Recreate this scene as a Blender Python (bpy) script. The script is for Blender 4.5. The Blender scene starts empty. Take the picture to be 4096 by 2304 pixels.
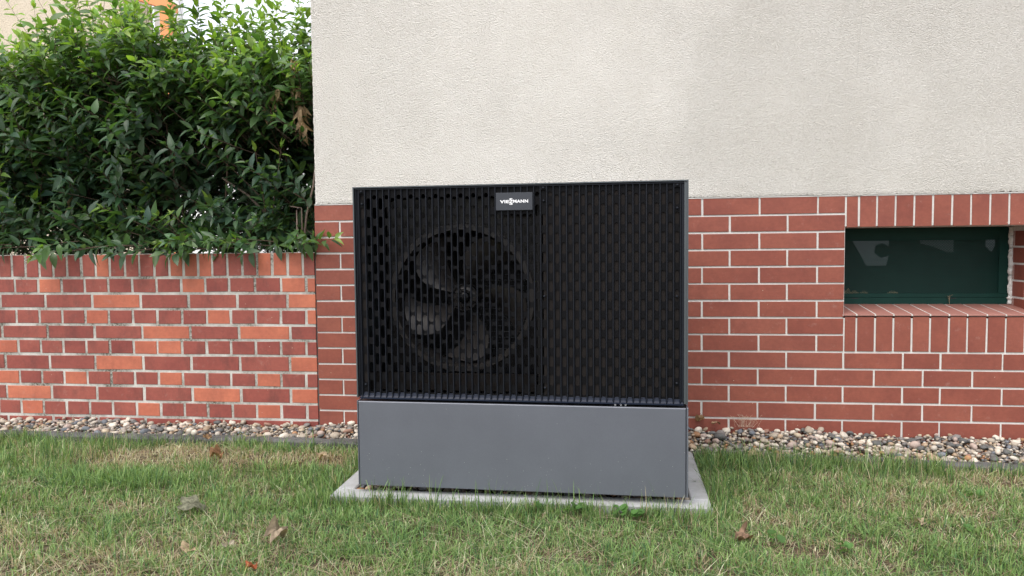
import bpy, math, random
import numpy as np
from mathutils import Matrix, Vector, noise as mnoise

random.seed(7)
rng = np.random.default_rng(11)
scene = bpy.context.scene
COL = scene.collection

# ------------------------------------------------------------------ camera
YAW, PITCH, ROLL = -0.1323, -0.0581, -0.0104
def cam_axes(yaw, pitch, roll):
    cy, sy, cp, sp = math.cos(yaw), math.sin(yaw), math.cos(pitch), math.sin(pitch)
    fw = Vector((sy*cp, cy*cp, sp)); r = Vector((cy, -sy, 0)); u = r.cross(fw)
    cr, sr = math.cos(roll), math.sin(roll)
    return cr*r+sr*u, cr*u-sr*r, fw
r_, u_, f_ = cam_axes(YAW, PITCH, ROLL)
cam = bpy.data.cameras.new('camera')
cam.sensor_width = 36.0
cam.lens = 3093.0/4096*36
cam.clip_start = 0.02
cam.clip_end = 400
cobj = bpy.data.objects.new('camera', cam)
COL.objects.link(cobj)
M = Matrix.Identity(4)
for i in range(3):
    M[i][0] = r_[i]; M[i][1] = u_[i]; M[i][2] = -f_[i]
M[0][3], M[1][3], M[2][3] = 1.4219, -3.5551, 0.9234
cobj.matrix_world = M
scene.camera = cobj

# ------------------------------------------------------------------ world, sun, exposure
SUN_EL, SUN_AZ = math.radians(58), math.radians(208)     # azimuth clockwise from +Y
world = bpy.data.worlds.new('World')
scene.world = world
world.use_nodes = True
wn, wl = world.node_tree.nodes, world.node_tree.links
bg = wn['Background']
sky = wn.new('ShaderNodeTexSky')
sky.sky_type = 'NISHITA'
sky.sun_disc = False
sky.sun_elevation = SUN_EL
sky.sun_rotation = SUN_AZ
sky.air_density = 0.9
sky.dust_density = 3.0
sky.ozone_density = 0.8
# thin even veil of high cloud over the blue sky
ctc = wn.new('ShaderNodeTexCoord'); cno = wn.new('ShaderNodeTexNoise'); cno.inputs['Scale'].default_value = 2.2; cno.inputs['Detail'].default_value = 5
wl.new(ctc.outputs['Generated'], cno.inputs['Vector'])
cmr = wn.new('ShaderNodeMapRange'); cmr.inputs[1].default_value = 0.3; cmr.inputs[2].default_value = 0.7; cmr.inputs[3].default_value = 0.50; cmr.inputs[4].default_value = 0.75
wl.new(cno.outputs['Fac'], cmr.inputs[0])
cmx = wn.new('ShaderNodeMix'); cmx.data_type = 'RGBA'
wl.new(cmr.outputs[0], cmx.inputs[0]); wl.new(sky.outputs[0], cmx.inputs[6]); cmx.inputs[7].default_value = (4.95, 4.85, 4.75, 1)
wl.new(cmx.outputs[2], bg.inputs['Color'])
bg.inputs['Strength'].default_value = 0.15
sun = bpy.data.lights.new('sun', 'SUN')
sun.energy = 0.9
sun.angle = math.radians(50)
sun.color = (1.0, 0.955, 0.90)
so = bpy.data.objects.new('sun', sun)
COL.objects.link(so)
sd = Vector((math.sin(SUN_AZ)*math.cos(SUN_EL), math.cos(SUN_AZ)*math.cos(SUN_EL), math.sin(SUN_EL)))
so.rotation_euler = sd.to_track_quat('Z', 'Y').to_euler()
so.location = (0, -3, 6)
scene.render.engine = 'CYCLES'
vs = scene.view_settings
vs.view_transform = 'Standard'
try: vs.look = 'None'
except Exception: pass
vs.gamma = 1.0
vs.use_curve_mapping = False
vs.exposure = 1.38
scene.cycles.max_bounces = 8
scene.cycles.transparent_max_bounces = 8

# ------------------------------------------------------------------ materials
def nmat(name):
    m = bpy.data.materials.new(name); m.use_nodes = True
    nt = m.node_tree
    return m, nt, nt.nodes, nt.links, nt.nodes['Principled BSDF']
def coord(N, L, scale=(1, 1, 1), rot=(0, 0, 0), rnd=False, kind='Object'):
    tc = N.new('ShaderNodeTexCoord'); mp = N.new('ShaderNodeMapping')
    L.new(tc.outputs[kind], mp.inputs['Vector'])
    mp.inputs['Scale'].default_value = scale
    mp.inputs['Rotation'].default_value = rot
    if rnd:
        oi = N.new('ShaderNodeObjectInfo'); cx = N.new('ShaderNodeCombineXYZ'); mu = N.new('ShaderNodeMath')
        mu.operation = 'MULTIPLY'; mu.inputs[1].default_value = 37.0
        L.new(oi.outputs['Random'], mu.inputs[0])
        for k in range(3): L.new(mu.outputs[0], cx.inputs[k])
        L.new(cx.outputs[0], mp.inputs['Location'])
    return mp.outputs[0]
def noise(N, L, vec, scale, detail=4, rough=0.55, dist=0.0):
    n = N.new('ShaderNodeTexNoise')
    n.inputs['Scale'].default_value = scale; n.inputs['Detail'].default_value = detail
    n.inputs['Roughness'].default_value = rough; n.inputs['Distortion'].default_value = dist
    L.new(vec, n.inputs['Vector'])
    return n.outputs['Fac']
def ramp(N, L, fac, stops):
    r = N.new('ShaderNodeValToRGB')
    e = r.color_ramp.elements
    while len(e) < len(stops): e.new(0.5)
    for k, (p, c) in enumerate(stops):
        e[k].position = p; e[k].color = (c[0], c[1], c[2], 1) if not isinstance(c, (int, float)) else (c, c, c, 1)
    L.new(fac, r.inputs['Fac'])
    return r.outputs['Color']
def mix(N, L, fac, a, b, mode='MIX'):
    m = N.new('ShaderNodeMix'); m.data_type = 'RGBA'; m.blend_type = mode
    for sock, v in ((m.inputs[0], fac), (m.inputs[6], a), (m.inputs[7], b)):
        if isinstance(v, (int, float)): sock.default_value = v
        elif isinstance(v, tuple): sock.default_value = (v[0], v[1], v[2], 1)
        else: L.new(v, sock)
    return m.outputs[2]
def mth(N, L, op, a, b=None):
    m = N.new('ShaderNodeMath'); m.operation = op
    for sock, v in ((m.inputs[0], a), (m.inputs[1], b)):
        if v is None: continue
        if isinstance(v, (int, float)): sock.default_value = v
        else: L.new(v, sock)
    return m.outputs[0]
def bump(N, L, P, height, strength, dist):
    b = N.new('ShaderNodeBump'); b.inputs['Strength'].default_value = strength
    b.inputs['Distance'].default_value = dist
    L.new(height, b.inputs['Height']); L.new(b.outputs[0], P.inputs['Normal'])
    return b

def plain(name, col, rough=0.6, metal=0.0, var=0.15, vscale=8.0, bscale=120.0, bstr=0.15, spec=0.5):
    m, nt, N, L, P = nmat(name)
    v = coord(N, L)
    f = noise(N, L, v, vscale, 5)
    c = mix(N, L, f, tuple(x*(1-var) for x in col), tuple(min(1, x*(1+var)) for x in col))
    L.new(c, P.inputs['Base Color'])
    P.inputs['Roughness'].default_value = rough; P.inputs['Metallic'].default_value = metal
    P.inputs['Specular IOR Level'].default_value = spec
    if bstr > 0: bump(N, L, P, noise(N, L, v, bscale, 3), bstr, 0.001)
    return m

def stucco_mat(name, col, s=1.0):
    m, nt, N, L, P = nmat(name)
    iso = coord(N, L)
    di = coord(N, L, (1.0, 1.0, 2.1), (0, math.radians(-33), 0))
    a = noise(N, L, iso, 165*s, 4, 0.62, 0.3)
    b = noise(N, L, di, 135*s, 4, 0.62, 0.4)
    tc = N.new('ShaderNodeTexCoord'); sx = N.new('ShaderNodeSeparateXYZ'); L.new(tc.outputs['Object'], sx.inputs[0])
    mr = N.new('ShaderNodeMapRange'); mr.inputs[1].default_value = 0.5; mr.inputs[2].default_value = 2.0
    L.new(sx.outputs[0], mr.inputs[0])
    wob = mth(N, L, 'ADD', mr.outputs[0], mth(N, L, 'MULTIPLY', mth(N, L, 'SUBTRACT', noise(N, L, iso, 2.0, 2), 0.5), 1.2))
    wob.node.use_clamp = True
    h = mix(N, L, wob, a, b)
    big = noise(N, L, iso, 3.2, 5, 0.6)
    blot = noise(N, L, iso, 22, 5, 0.65)
    c1 = mix(N, L, ramp(N, L, big, [(0.32, 0.0), (0.68, 1.0)]), tuple(x*k for x, k in zip(col, (0.94, 0.935, 0.925))), col)
    c2 = mix(N, L, ramp(N, L, blot, [(0.30, 0.0), (0.7, 1.0)]), (0.965, 0.96, 0.95), (1.0, 1.0, 1.0))
    c3 = mix(N, L, 1.0, c1, c2, 'MULTIPLY')
    dirt_or_shade = ramp(N, L, h, [(0.36, (0.84, 0.83, 0.81)), (0.5, (1, 1, 1))])  # shade painted into the hollows of the plaster grain
    c4 = mix(N, L, 1.0, c3, dirt_or_shade, 'MULTIPLY')
    L.new(c4, P.inputs['Base Color'])
    P.inputs['Roughness'].default_value = 0.95
    P.inputs['Specular IOR Level'].default_value = 0.15
    bump(N, L, P, ramp(N, L, h, [(0.3, 0.0), (0.62, 1.0)]), 1.0, 0.0052)
    return m

def brick_mat(name, col, col2, dirt_or_shade=0.0, rough=0.6):
    m, nt, N, L, P = nmat(name)
    v = coord(N, L, rnd=True)
    oi = N.new('ShaderNodeObjectInfo')
    base = mix(N, L, oi.outputs['Random'], col, col2)
    g = noise(N, L, v, 60, 5, 0.65)
    base = mix(N, L, 1.0, base, ramp(N, L, g, [(0.3, 0.86), (0.7, 1.06)]), 'MULTIPLY')
    w = noise(N, L, v, 9, 4, 0.6)
    base = mix(N, L, ramp(N, L, w, [(0.45, 0.0), (0.8, 0.35)]), base, tuple(x*0.75 for x in col))
    # fine horizontal drag marks of the extruded face
    vs_ = coord(N, L, (6, 6, 160), rnd=True)
    st = noise(N, L, vs_, 3.0, 3, 0.6)
    base = mix(N, L, 1.0, base, ramp(N, L, st, [(0.3, 0.95), (0.7, 1.04)]), 'MULTIPLY')
    if dirt_or_shade > 0:
        d = noise(N, L, coord(N, L, (1, 1, 0.55), rnd=True), 14, 6, 0.7)
        base = mix(N, L, ramp(N, L, d, [(0.50, 0.0), (0.72, dirt_or_shade)]), base, (0.055, 0.032, 0.03))
    # pale specks of splashed dirt and grass
    vo = N.new('ShaderNodeTexVoronoi'); vo.inputs['Scale'].default_value = 34
    L.new(coord(N, L, (1, 1, 1), rnd=True), vo.inputs['Vector'])
    wh = N.new('ShaderNodeTexWhiteNoise'); L.new(vo.outputs['Position'], wh.inputs['Vector'])
    sp = mth(N, L, 'MULTIPLY', mth(N, L, 'LESS_THAN', vo.outputs['Distance'], 0.055), mth(N, L, 'GREATER_THAN', wh.outputs['Value'], 0.86))
    base = mix(N, L, sp, base, (0.55, 0.45, 0.36))
    lo = noise(N, L, coord(N, L, (1, 1, 1), rnd=True), 5, 3, 0.6)
    base = mix(N, L, 1.0, base, ramp(N, L, lo, [(0.3, (0.84, 0.80, 0.84)), (0.7, (1.10, 1.12, 1.08))]), 'MULTIPLY')
    ed = noise(N, L, coord(N, L, (1, 1, 1), rnd=True), 26, 5, 0.75)
    base = mix(N, L, ramp(N, L, ed, [(0.60, 0.0), (0.78, 0.30)]), base, (0.42, 0.30, 0.26))
    L.new(base, P.inputs['Base Color'])
    P.inputs['Roughness'].default_value = rough
    P.inputs['Specular IOR Level'].default_value = 0.35
    bump(N, L, P, mth(N, L, 'ADD', g, mth(N, L, 'MULTIPLY', st, 0.6)), 0.25, 0.0012)
    return m

def mortar_mat(name, col, dark, amt, bs=0.5):
    m, nt, N, L, P = nmat(name)
    v = coord(N, L)
    a = noise(N, L, v, 90, 6, 0.7); b = noise(N, L, v, 5, 5, 0.65)
    c = mix(N, L, ramp(N, L, a, [(0.3, 0.0), (0.65, 1.0)]), tuple(x*0.78 for x in col), col)
    f = mth(N, L, 'MULTIPLY', ramp(N, L, b, [(0.42, 0.0), (0.62, 1.0)]), ramp(N, L, a, [(0.40, 0.3), (0.6, 1.0)]))
    c = mix(N, L, mth(N, L, 'MULTIPLY', f, amt), c, dark)
    L.new(c, P.inputs['Base Color'])
    P.inputs['Roughness'].default_value = 0.95; P.inputs['Specular IOR Level'].default_value = 0.2
    bump(N, L, P, a, bs, 0.003)
    return m

def attr_mat(name, rough=0.6, trans=0.0, vary=0.15, vscale=60, spec=0.4, bstr=0.0):
    m, nt, N, L, P = nmat(name)
    at = N.new('ShaderNodeAttribute'); at.attribute_name = 'tint'
    f = noise(N, L, coord(N, L), vscale, 4, 0.6)
    c = mix(N, L, 1.0, at.outputs['Color'], ramp(N, L, f, [(0.25, 1-vary), (0.75, 1+vary)]), 'MULTIPLY')
    L.new(c, P.inputs['Base Color'])
    P.inputs['Roughness'].default_value = rough
    P.inputs['Specular IOR Level'].default_value = spec
    if bstr: bump(N, L, P, f, bstr, 0.002)
    if trans > 0:
        t = N.new('ShaderNodeBsdfTranslucent'); ms = N.new('ShaderNodeMixShader')
        tc_ = mix(N, L, 1.0, c, (1.55, 1.6, 0.6), 'MULTIPLY')
        L.new(tc_, t.inputs['Color'])
        ms.inputs[0].default_value = trans
        out = N['Material Output'] if 'Material Output' in N else [n for n in N if n.type == 'OUTPUT_MATERIAL'][0]
        L.new(P.outputs[0], ms.inputs[1]); L.new(t.outputs[0], ms.inputs[2]); L.new(ms.outputs[0], out.inputs['Surface'])
    return m

def pebble_material():
    m, nt, N, L, P = nmat('pebble_stone')
    at = N.new('ShaderNodeAttribute'); at.attribute_name = 'tint'
    v = coord(N, L, rnd=True)
    f = noise(N, L, v, 90, 6, 0.7)
    c = mix(N, L, 1.0, at.outputs['Color'], ramp(N, L, f, [(0.25, 0.72), (0.75, 1.12)]), 'MULTIPLY')
    g = noise(N, L, v, 35, 5, 0.7, 1.0)
    c = mix(N, L, ramp(N, L, g, [(0.55, 0.0), (0.7, 0.55)]), c, (0.16, 0.12, 0.09))
    L.new(c, P.inputs['Base Color']); P.inputs['Roughness'].default_value = 0.7
    bump(N, L, P, f, 0.3, 0.002)
    return m

MAT = {}
MAT['stucco'] = stucco_mat('cream_stucco', (0.80, 0.780, 0.728))
MAT['clinker'] = brick_mat('smooth_red_clinker', (0.245, 0.069, 0.046), (0.268, 0.083, 0.056))
MAT['red_brick'] = brick_mat('dark_red_brick', (0.262, 0.066, 0.052), (0.310, 0.088, 0.066), dirt_or_shade=0.45)
MAT['orange_brick'] = brick_mat('orange_brick', (0.52, 0.165, 0.096), (0.43, 0.125, 0.074), dirt_or_shade=0.2)
MAT['light_mortar'] = mortar_mat('pale_mortar', (0.74, 0.735, 0.70), (0.20, 0.19, 0.17), 0.25, 0.3)
MAT['old_mortar'] = mortar_mat('weathered_mortar', (0.58, 0.565, 0.52), (0.075, 0.072, 0.050), 1.0, 0.9)
MAT['concrete'] = mortar_mat('kerb_concrete', (0.43, 0.44, 0.45), (0.18, 0.18, 0.15), 0.6, 0.5)
MAT['edging'] = mortar_mat('weathered_edging_concrete', (0.135, 0.135, 0.132), (0.03, 0.032, 0.026), 0.95, 1.0)
MAT['soil'] = plain('dry_soil', (0.085, 0.062, 0.043), 0.95, var=0.45, vscale=25, bscale=60, bstr=0.8, spec=0.1)
MAT['black_plastic'] = plain('black_grille_plastic', (0.0048, 0.0050, 0.0060), 0.55, var=0.12, vscale=30, bscale=200, bstr=0.08, spec=0.10)
MAT['rib_plastic'] = plain('charcoal_rib_plastic', (0.0105, 0.0128, 0.0185), 0.45, var=0.1, vscale=30, bscale=200, bstr=0.05, spec=0.18)
MAT['lip'] = plain('blue_black_lip', (0.010, 0.015, 0.030), 0.40, spec=0.2, var=0.1, bstr=0.03)
MAT['backing'] = plain('dull_backing_sheet', (0.021, 0.0185, 0.0175), 0.85, var=0.1, bstr=0.1, spec=0.08)
MAT['interior'] = plain('unit_interior_black', (0.008, 0.008, 0.009), 0.6, bstr=0)
MAT['fan'] = plain('fan_blade_plastic', (0.034, 0.031, 0.030), 0.40, spec=0.35, var=0.15, vscale=10, bstr=0.05)
MAT['shroud'] = plain('gloss_black_shroud', (0.003, 0.0035, 0.005), 0.25, var=0.1, spec=0.3, bstr=0.15, bscale=25)
MAT['wire'] = plain('zinc_wire', (0.30, 0.31, 0.33), 0.4, 0.8, bstr=0)
MAT['white_print'] = plain('white_print', (0.85, 0.86, 0.88), 0.5, bstr=0, var=0.02)
MAT['green_metal'] = plain('dark_green_metal', (0.008, 0.036, 0.029), 0.5, spec=0.12, var=0.3, vscale=12, bstr=0.1)
MAT['sill'] = plain('weathered_sill_tile', (0.30, 0.135, 0.110), 0.6, var=0.2, vscale=12, bscale=80)
MAT['glass'] = plain('dark_window_glass', (0.010, 0.012, 0.012), 0.06, var=0.1, bstr=0)
MAT['sand'] = plain('sand', (0.42, 0.31, 0.19), 0.9, var=0.2, vscale=60, bstr=0.5)
MAT['bark'] = plain('hedge_bark', (0.095, 0.062, 0.042), 0.85, var=0.4, vscale=60, bscale=150, bstr=0.8)
MAT['leaf'] = attr_mat('hedge_leaf', 0.42, 0.38, 0.14, 40, 0.5)
MAT['grass'] = attr_mat('grass_blade', 0.6, 0.28, 0.12, 30, 0.3)
MAT['dryleaf'] = attr_mat('withered_leaf', 0.8, 0.12, 0.35, 70, 0.2, 0.6)
MAT['pebble'] = pebble_material()

def panel_mat():
    m, nt, N, L, P = nmat('grey_powder_coated_metal')
    v = coord(N, L)
    f = noise(N, L, v, 420, 2, 0.6)
    c = mix(N, L, f, (0.114, 0.124, 0.149), (0.150, 0.162, 0.192))
    big = noise(N, L, v, 5, 4, 0.6)
    c = mix(N, L, 1.0, c, ramp(N, L, big, [(0.3, 0.93), (0.7, 1.05)]), 'MULTIPLY')
    # dried grass specks, thicker towards the foot and the right
    vo = N.new('ShaderNodeTexVoronoi'); vo.inputs['Scale'].default_value = 150
    L.new(v, vo.inputs['Vector'])
    wh = N.new('ShaderNodeTexWhiteNoise'); L.new(vo.outputs['Position'], wh.inputs['Vector'])
    sx = N.new('ShaderNodeSeparateXYZ'); L.new(v, sx.inputs[0])
    mr = N.new('ShaderNodeMapRange'); mr.inputs[1].default_value = 0.05; mr.inputs[2].default_value = 0.24
    mr.inputs[3].default_value = 0.80; mr.inputs[4].default_value = 1.0
    L.new(sx.outputs[2], mr.inputs[0])
    cl = mth(N, L, 'MULTIPLY', mth(N, L, 'SUBTRACT', noise(N, L, v, 7, 3), 0.5), 0.22)
    th = mth(N, L, 'SUBTRACT', mr.outputs[0], cl)
    sp = mth(N, L, 'MULTIPLY', mth(N, L, 'LESS_THAN', vo.outputs['Distance'], 0.14), mth(N, L, 'GREATER_THAN', wh.outputs['Value'], th))
    c = mix(N, L, mth(N, L, 'MULTIPLY', sp, 0.75), c, (0.55, 0.55, 0.50))
    L.new(c, P.inputs['Base Color'])
    P.inputs['Roughness'].default_value = 0.42; P.inputs['Metallic'].default_value = 0.35
    P.inputs['Specular IOR Level'].default_value = 0.6
    bump(N, L, P, f, 0.12, 0.0006)
    return m
MAT['panel'] = panel_mat()
MAT['shell'] = plain('dark_anthracite_shell', (0.075, 0.088, 0.096), 0.35, 0.3, var=0.1, bstr=0.05)

# ------------------------------------------------------------------ mesh helpers
class MB:
    def __init__(s): s.v = []; s.f = []
    def add(s, vs_, fs):
        o = len(s.v); s.v += [tuple(p) for p in vs_]; s.f += [tuple(i+o for i in f) for f in fs]; return s
    def box(s, x0, x1, y0, y1, z0, z1):
        return s.add([(x0, y0, z0), (x1, y0, z0), (x1, y1, z0), (x0, y1, z0), (x0, y0, z1), (x1, y0, z1), (x1, y1, z1), (x0, y1, z1)],
                     [(0, 3, 2, 1), (4, 5, 6, 7), (0, 1, 5, 4), (1, 2, 6, 5), (2, 3, 7, 6), (3, 0, 4, 7)])
    def cbox(s, x0, x1, y0, y1, z0, z1, c=0.002, j=0.0):
        """box whose -Y face is chamfered"""
        J = lambda: random.uniform(-j, j)
        v = [(x0, y1, z0), (x1, y1, z0), (x1, y1, z1), (x0, y1, z1),
             (x0+J(), y0+c, z0+J()), (x1+J(), y0+c, z0+J()), (x1+J(), y0+c, z1+J()), (x0+J(), y0+c, z1+J())]
        for k in range(4):
            p = v[4+k]; sx = 1 if k in (0, 3) else -1; sz = 1 if k < 2 else -1
            v.append((p[0]+sx*c, y0, p[2]+sz*c))
        f = [(0, 1, 2, 3), (8, 9, 10, 11)[::1]]
        for k in range(4):
            n = (k+1) % 4
            f.append((k, n, 4+n, 4+k)[::-1]); f.append((4+k, 4+n, 8+n, 8+k)[::-1])
        return s.add(v, f)
    def tube(s, pts, rad, n=6, cap=True):
        pts = [Vector(p) for p in pts]; rads = rad if isinstance(rad, (list, tuple)) else [rad]*len(pts)
        base = len(s.v); ref = Vector((0.13, 0.2, 1)).normalized()
        for i, p in enumerate(pts):
            t = (pts[min(i+1, len(pts)-1)]-pts[max(i-1, 0)])
            t = t.normalized() if t.length > 1e-9 else Vector((0, 0, 1))
            a = t.cross(ref)
            if a.length < 0.05: a = t.cross(Vector((1, 0, 0)))
            a.normalize(); b = t.cross(a)
            for k in range(n):
                an = 2*math.pi*k/n
                q = p+(a*math.cos(an)+b*math.sin(an))*rads[i]
                s.v.append(tuple(q))
        for i in range(len(pts)-1):
            for k in range(n):
                k2 = (k+1) % n
                s.f.append((base+i*n+k, base+i*n+k2, base+(i+1)*n+k2, base+(i+1)*n+k))
        if cap:
            s.f.append(tuple(base+k for k in range(n))[::-1]); s.f.append(tuple(base+(len(pts)-1)*n+k for k in range(n)))
        return s
    def mesh(s, name, mat, smooth=False):
        me = bpy.data.meshes.new(name); me.from_pydata(s.v, [], s.f); me.update()
        me.materials.append(mat)
        if smooth: me.polygons.foreach_set('use_smooth', [True]*len(me.polygons))
        return me
    def obj(s, name, mat, parent=None, smooth=False): return link(name, s.mesh(name, mat, smooth), parent)

def link(name, me, parent=None):
    o = bpy.data.objects.new(name, me); COL.objects.link(o)
    if parent is not None: o.parent = parent
    return o
def empty(name, loc=(0, 0, 0), rz=0.0):
    o = bpy.data.objects.new(name, None); COL.objects.link(o)
    o.location = loc; o.rotation_euler = (0, 0, rz); o.empty_display_size = 0.1
    return o
def tag(o, label=None, cat=None, group=None, kind=None):
    if label: o['label'] = label
    if cat: o['category'] = cat
    if group: o['group'] = group
    if kind: o['kind'] = kind
    return o
def np_mesh(name, V, F, mat, tint=None, smooth=False):
    """V (n,3); F list of arrays with 3 or 4 columns; tint (n,3) per vertex"""
    me = bpy.data.meshes.new(name)
    me.vertices.add(len(V)); me.vertices.foreach_set('co', np.asarray(V, dtype=np.float32).ravel())
    loops = np.concatenate([f.ravel() for f in F]); nl = len(loops)
    starts = []; tot = []; o = 0
    for f in F:
        k = f.shape[1]; starts.append(o+np.arange(len(f))*k); tot.append(np.full(len(f), k)); o += f.size
    starts = np.concatenate(starts)
    me.loops.add(nl); me.loops.foreach_set('vertex_index', loops.astype(np.int32))
    me.polygons.add(len(starts)); me.polygons.foreach_set('loop_start', starts.astype(np.int32))
    if tint is not None:
        at = me.attributes.new('tint', 'FLOAT_COLOR', 'POINT')
        c = np.ones((len(V), 4), dtype=np.float32); c[:, :3] = tint
        at.data.foreach_set('color', c.ravel())
    me.update(calc_edges=True); me.validate()
    if smooth: me.polygons.foreach_set('use_smooth', [True]*len(me.polygons))
    me.materials.append(mat)
    return me
def fbm(x, y, seed=0, scale=1.0, octs=4):
    r = np.random.default_rng(1000+seed); out = np.zeros_like(x, dtype=float); amp = 1.0; tot = 0
    for o in range(octs):
        acc = 0
        for k in range(5):
            a = r.uniform(0, 2*math.pi); ph = r.uniform(0, 6.28); fr = scale*(2**o)*r.uniform(0.7, 1.4)
            acc = acc+np.sin((x*math.cos(a)+y*math.sin(a))*fr*2*math.pi+ph)
        out += amp*acc/2.2; tot += amp; amp *= 0.55
    return out/tot            # roughly -1..1

# ------------------------------------------------------------------ ground
def ground_h(x, y):
    return 0.015+0.009*fbm(x, y, 3, 0.8, 3)-0.016*np.exp(-((y+0.27)/0.09)**2)*np.clip((0.5-x)/0.2, 0, 1)-0.008*np.exp(-((y+0.33)/0.09)**2)*np.clip((x-2.5)/0.2, 0, 1)
gx = np.concatenate([[-60, -20, -8], np.arange(-4, 6.01, 0.1), [9, 20, 60]])
gy = np.concatenate([[-60, -20, -8], np.arange(-4.5, 1.5, 0.1), [3, 8, 20, 80]])
GX, GY = np.meshgrid(gx, gy)
fade = np.clip(1-np.maximum(np.abs(GX-1)-4, 0)/2, 0, 1)
V = np.stack([GX.ravel(), GY.ravel(), (ground_h(GX, GY)*fade-0.004).ravel()], 1)
nx, ny = len(gx), len(gy)
ii = (np.arange(ny-1)[:, None]*nx+np.arange(nx-1)[None, :]).ravel()
F = [np.stack([ii, ii+1, ii+nx+1, ii+nx], 1)]
g_ = link('ground', np_mesh('ground', V, F, MAT['soil'], smooth=True)); tag(g_, kind='structure')

# ------------------------------------------------------------------ house
ZT, CH = 1.1113, 0.0760          # top of the brick base, course height
NX0, NX1, NZ0, NZ1, ND = 2.421, 3.216, 0.592, 0.977, 0.245     # niche
house = empty('house', (0, 0, 0))
tag(house, 'house wall of rough cream stucco above a base of smooth red bricks with white joints', 'house')
def stucco_sheet():
    """front face with a slightly wavy corner and lower edge"""
    b = MB()
    x0, x1, z0, z1, yf, yb = 0.009, 5.2, ZT+0.007, 3.6, -0.007, 0.30
    n = 240; zs = [z0+(z1-z0)*k/n for k in range(n+1)]
    rr = random.Random(3)
    lx = [x0+0.0016*rr.uniform(-1, 1) for _ in zs]
    left = [(lx[k], yf+0.001, zs[k]) for k in range(n+1)]
    inn = [(lx[k]+0.012, yf, zs[k]) for k in range(n+1)]
    back = [(x0, yb, zs[k]) for k in range(n+1)]
    v = left+inn+back; f = []
    m = n+1
    for k in range(n):
        f.append((m+k, k, k+1, m+k+1)[::-1]); f.append((k, 2*m+k, 2*m+k+1, k+1)[::-1])
    b.add(v, f)
    # main face below the corner strip, lower edge jittered
    nx_ = 700; xs = [x0+0.012+(x1-x0-0.012)*k/nx_ for k in range(nx_+1)]
    lo = [(xs[k], yf+0.0015, z0+0.0026*rr.uniform(-1, 1)+0.0012*math.sin(k*0.11)) for k in range(nx_+1)]
    mid = [(xs[k], yf, z0+0.012) for k in range(nx_+1)]
    bk = [(xs[k], 0.04, z0) for k in range(nx_+1)]
    v = lo+mid+bk; f = []; m = nx_+1
    for k in range(nx_):
        f.append((k, k+1, m+k+1, m+k)); f.append((2*m+k, 2*m+k+1, k+1, k))
    b.add(v, f)
    b.add([(x0+0.012, yf, z0+0.012), (x1, yf, z0+0.012), (x1, yf, z1), (x0+0.012, yf, z1)], [(0, 1, 2, 3)])
    return b
stucco_sheet().obj('stucco_wall', MAT['stucco'], house)
b = MB(); b.box(0.02, 5.2, 0.30, 6.0, 0.0, 3.6)
b.add([(0.009, 0.30, ZT), (0.009, 6.0, ZT), (0.009, 6.0, 3.6), (0.009, 0.30, 3.6)], [(0, 1, 2, 3)])
b.obj('rear_wall', MAT['stucco'], house)
MB().box(0.003, 5.2, -0.0035, 0.03, ZT+0.0015, ZT+0.0062).obj('drip_edge', MAT['light_mortar'], house)
# mortar body behind the bricks, with the niche left open
mb = MB()
MY = 0.0015
mb.box(0.002, NX0-0.004, MY, 0.295, -0.15, ZT)
mb.box(NX1+0.004, 5.2, MY, 0.295, -0.15, ZT)
mb.box(NX0-0.004, NX1+0.004, MY, 0.295, -0.15, NZ0-0.014)
mb.box(NX0-0.004, NX1+0.004, MY, 0.295, NZ1+0.004, ZT)
mb.obj('mortar', MAT['light_mortar'], house)
JT = 0.0090
mesh_cache = {}
def brick(parent, x0, x1, z0, z1, mat, proud=0.003, depth=0.06, yface=0.0, jit=0.0006, name='brick', joint=JT, ch=0.0009):
    w = round((x1-x0)-joint, 3); h = round((z1-z0)-joint, 3)
    if w < 0.008: return None
    var = random.randrange(3)
    key = (w, h, mat.name, var, name)
    if key not in mesh_cache:
        mesh_cache[key] = MB().cbox(-w/2, w/2, 0, depth, -h/2, h/2, ch, jit).mesh(name, mat)
    o = link(name, mesh_cache[key], parent)
    o.location = ((x0+x1)/2+random.uniform(-jit, jit), yface-proud+random.uniform(-0.0006, 0.0006), (z0+z1)/2+random.uniform(-jit, jit))
    return o
evenR = [1.811+0.2478*k for k in range(-3, 3)]            # joints of rows 0,2,..8
oddR = [1.931+0.2478*k for k in range(-3, 2)]
low_odd = [1.931-0.2478*3, 1.931-0.2478*2, 1.931-0.2478, 1.931, 2.179, 2.422, 2.671, 2.826, 3.077, 3.327, 3.577, 3.827]
low_even = [1.811-0.2478*3, 1.811-0.2478*2, 1.811-0.2478, 1.811, 2.057, 2.305, 2.552, 2.755, 2.957, 3.205, 3.455, 3.705, 3.95]
XMAX = 4.3
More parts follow.
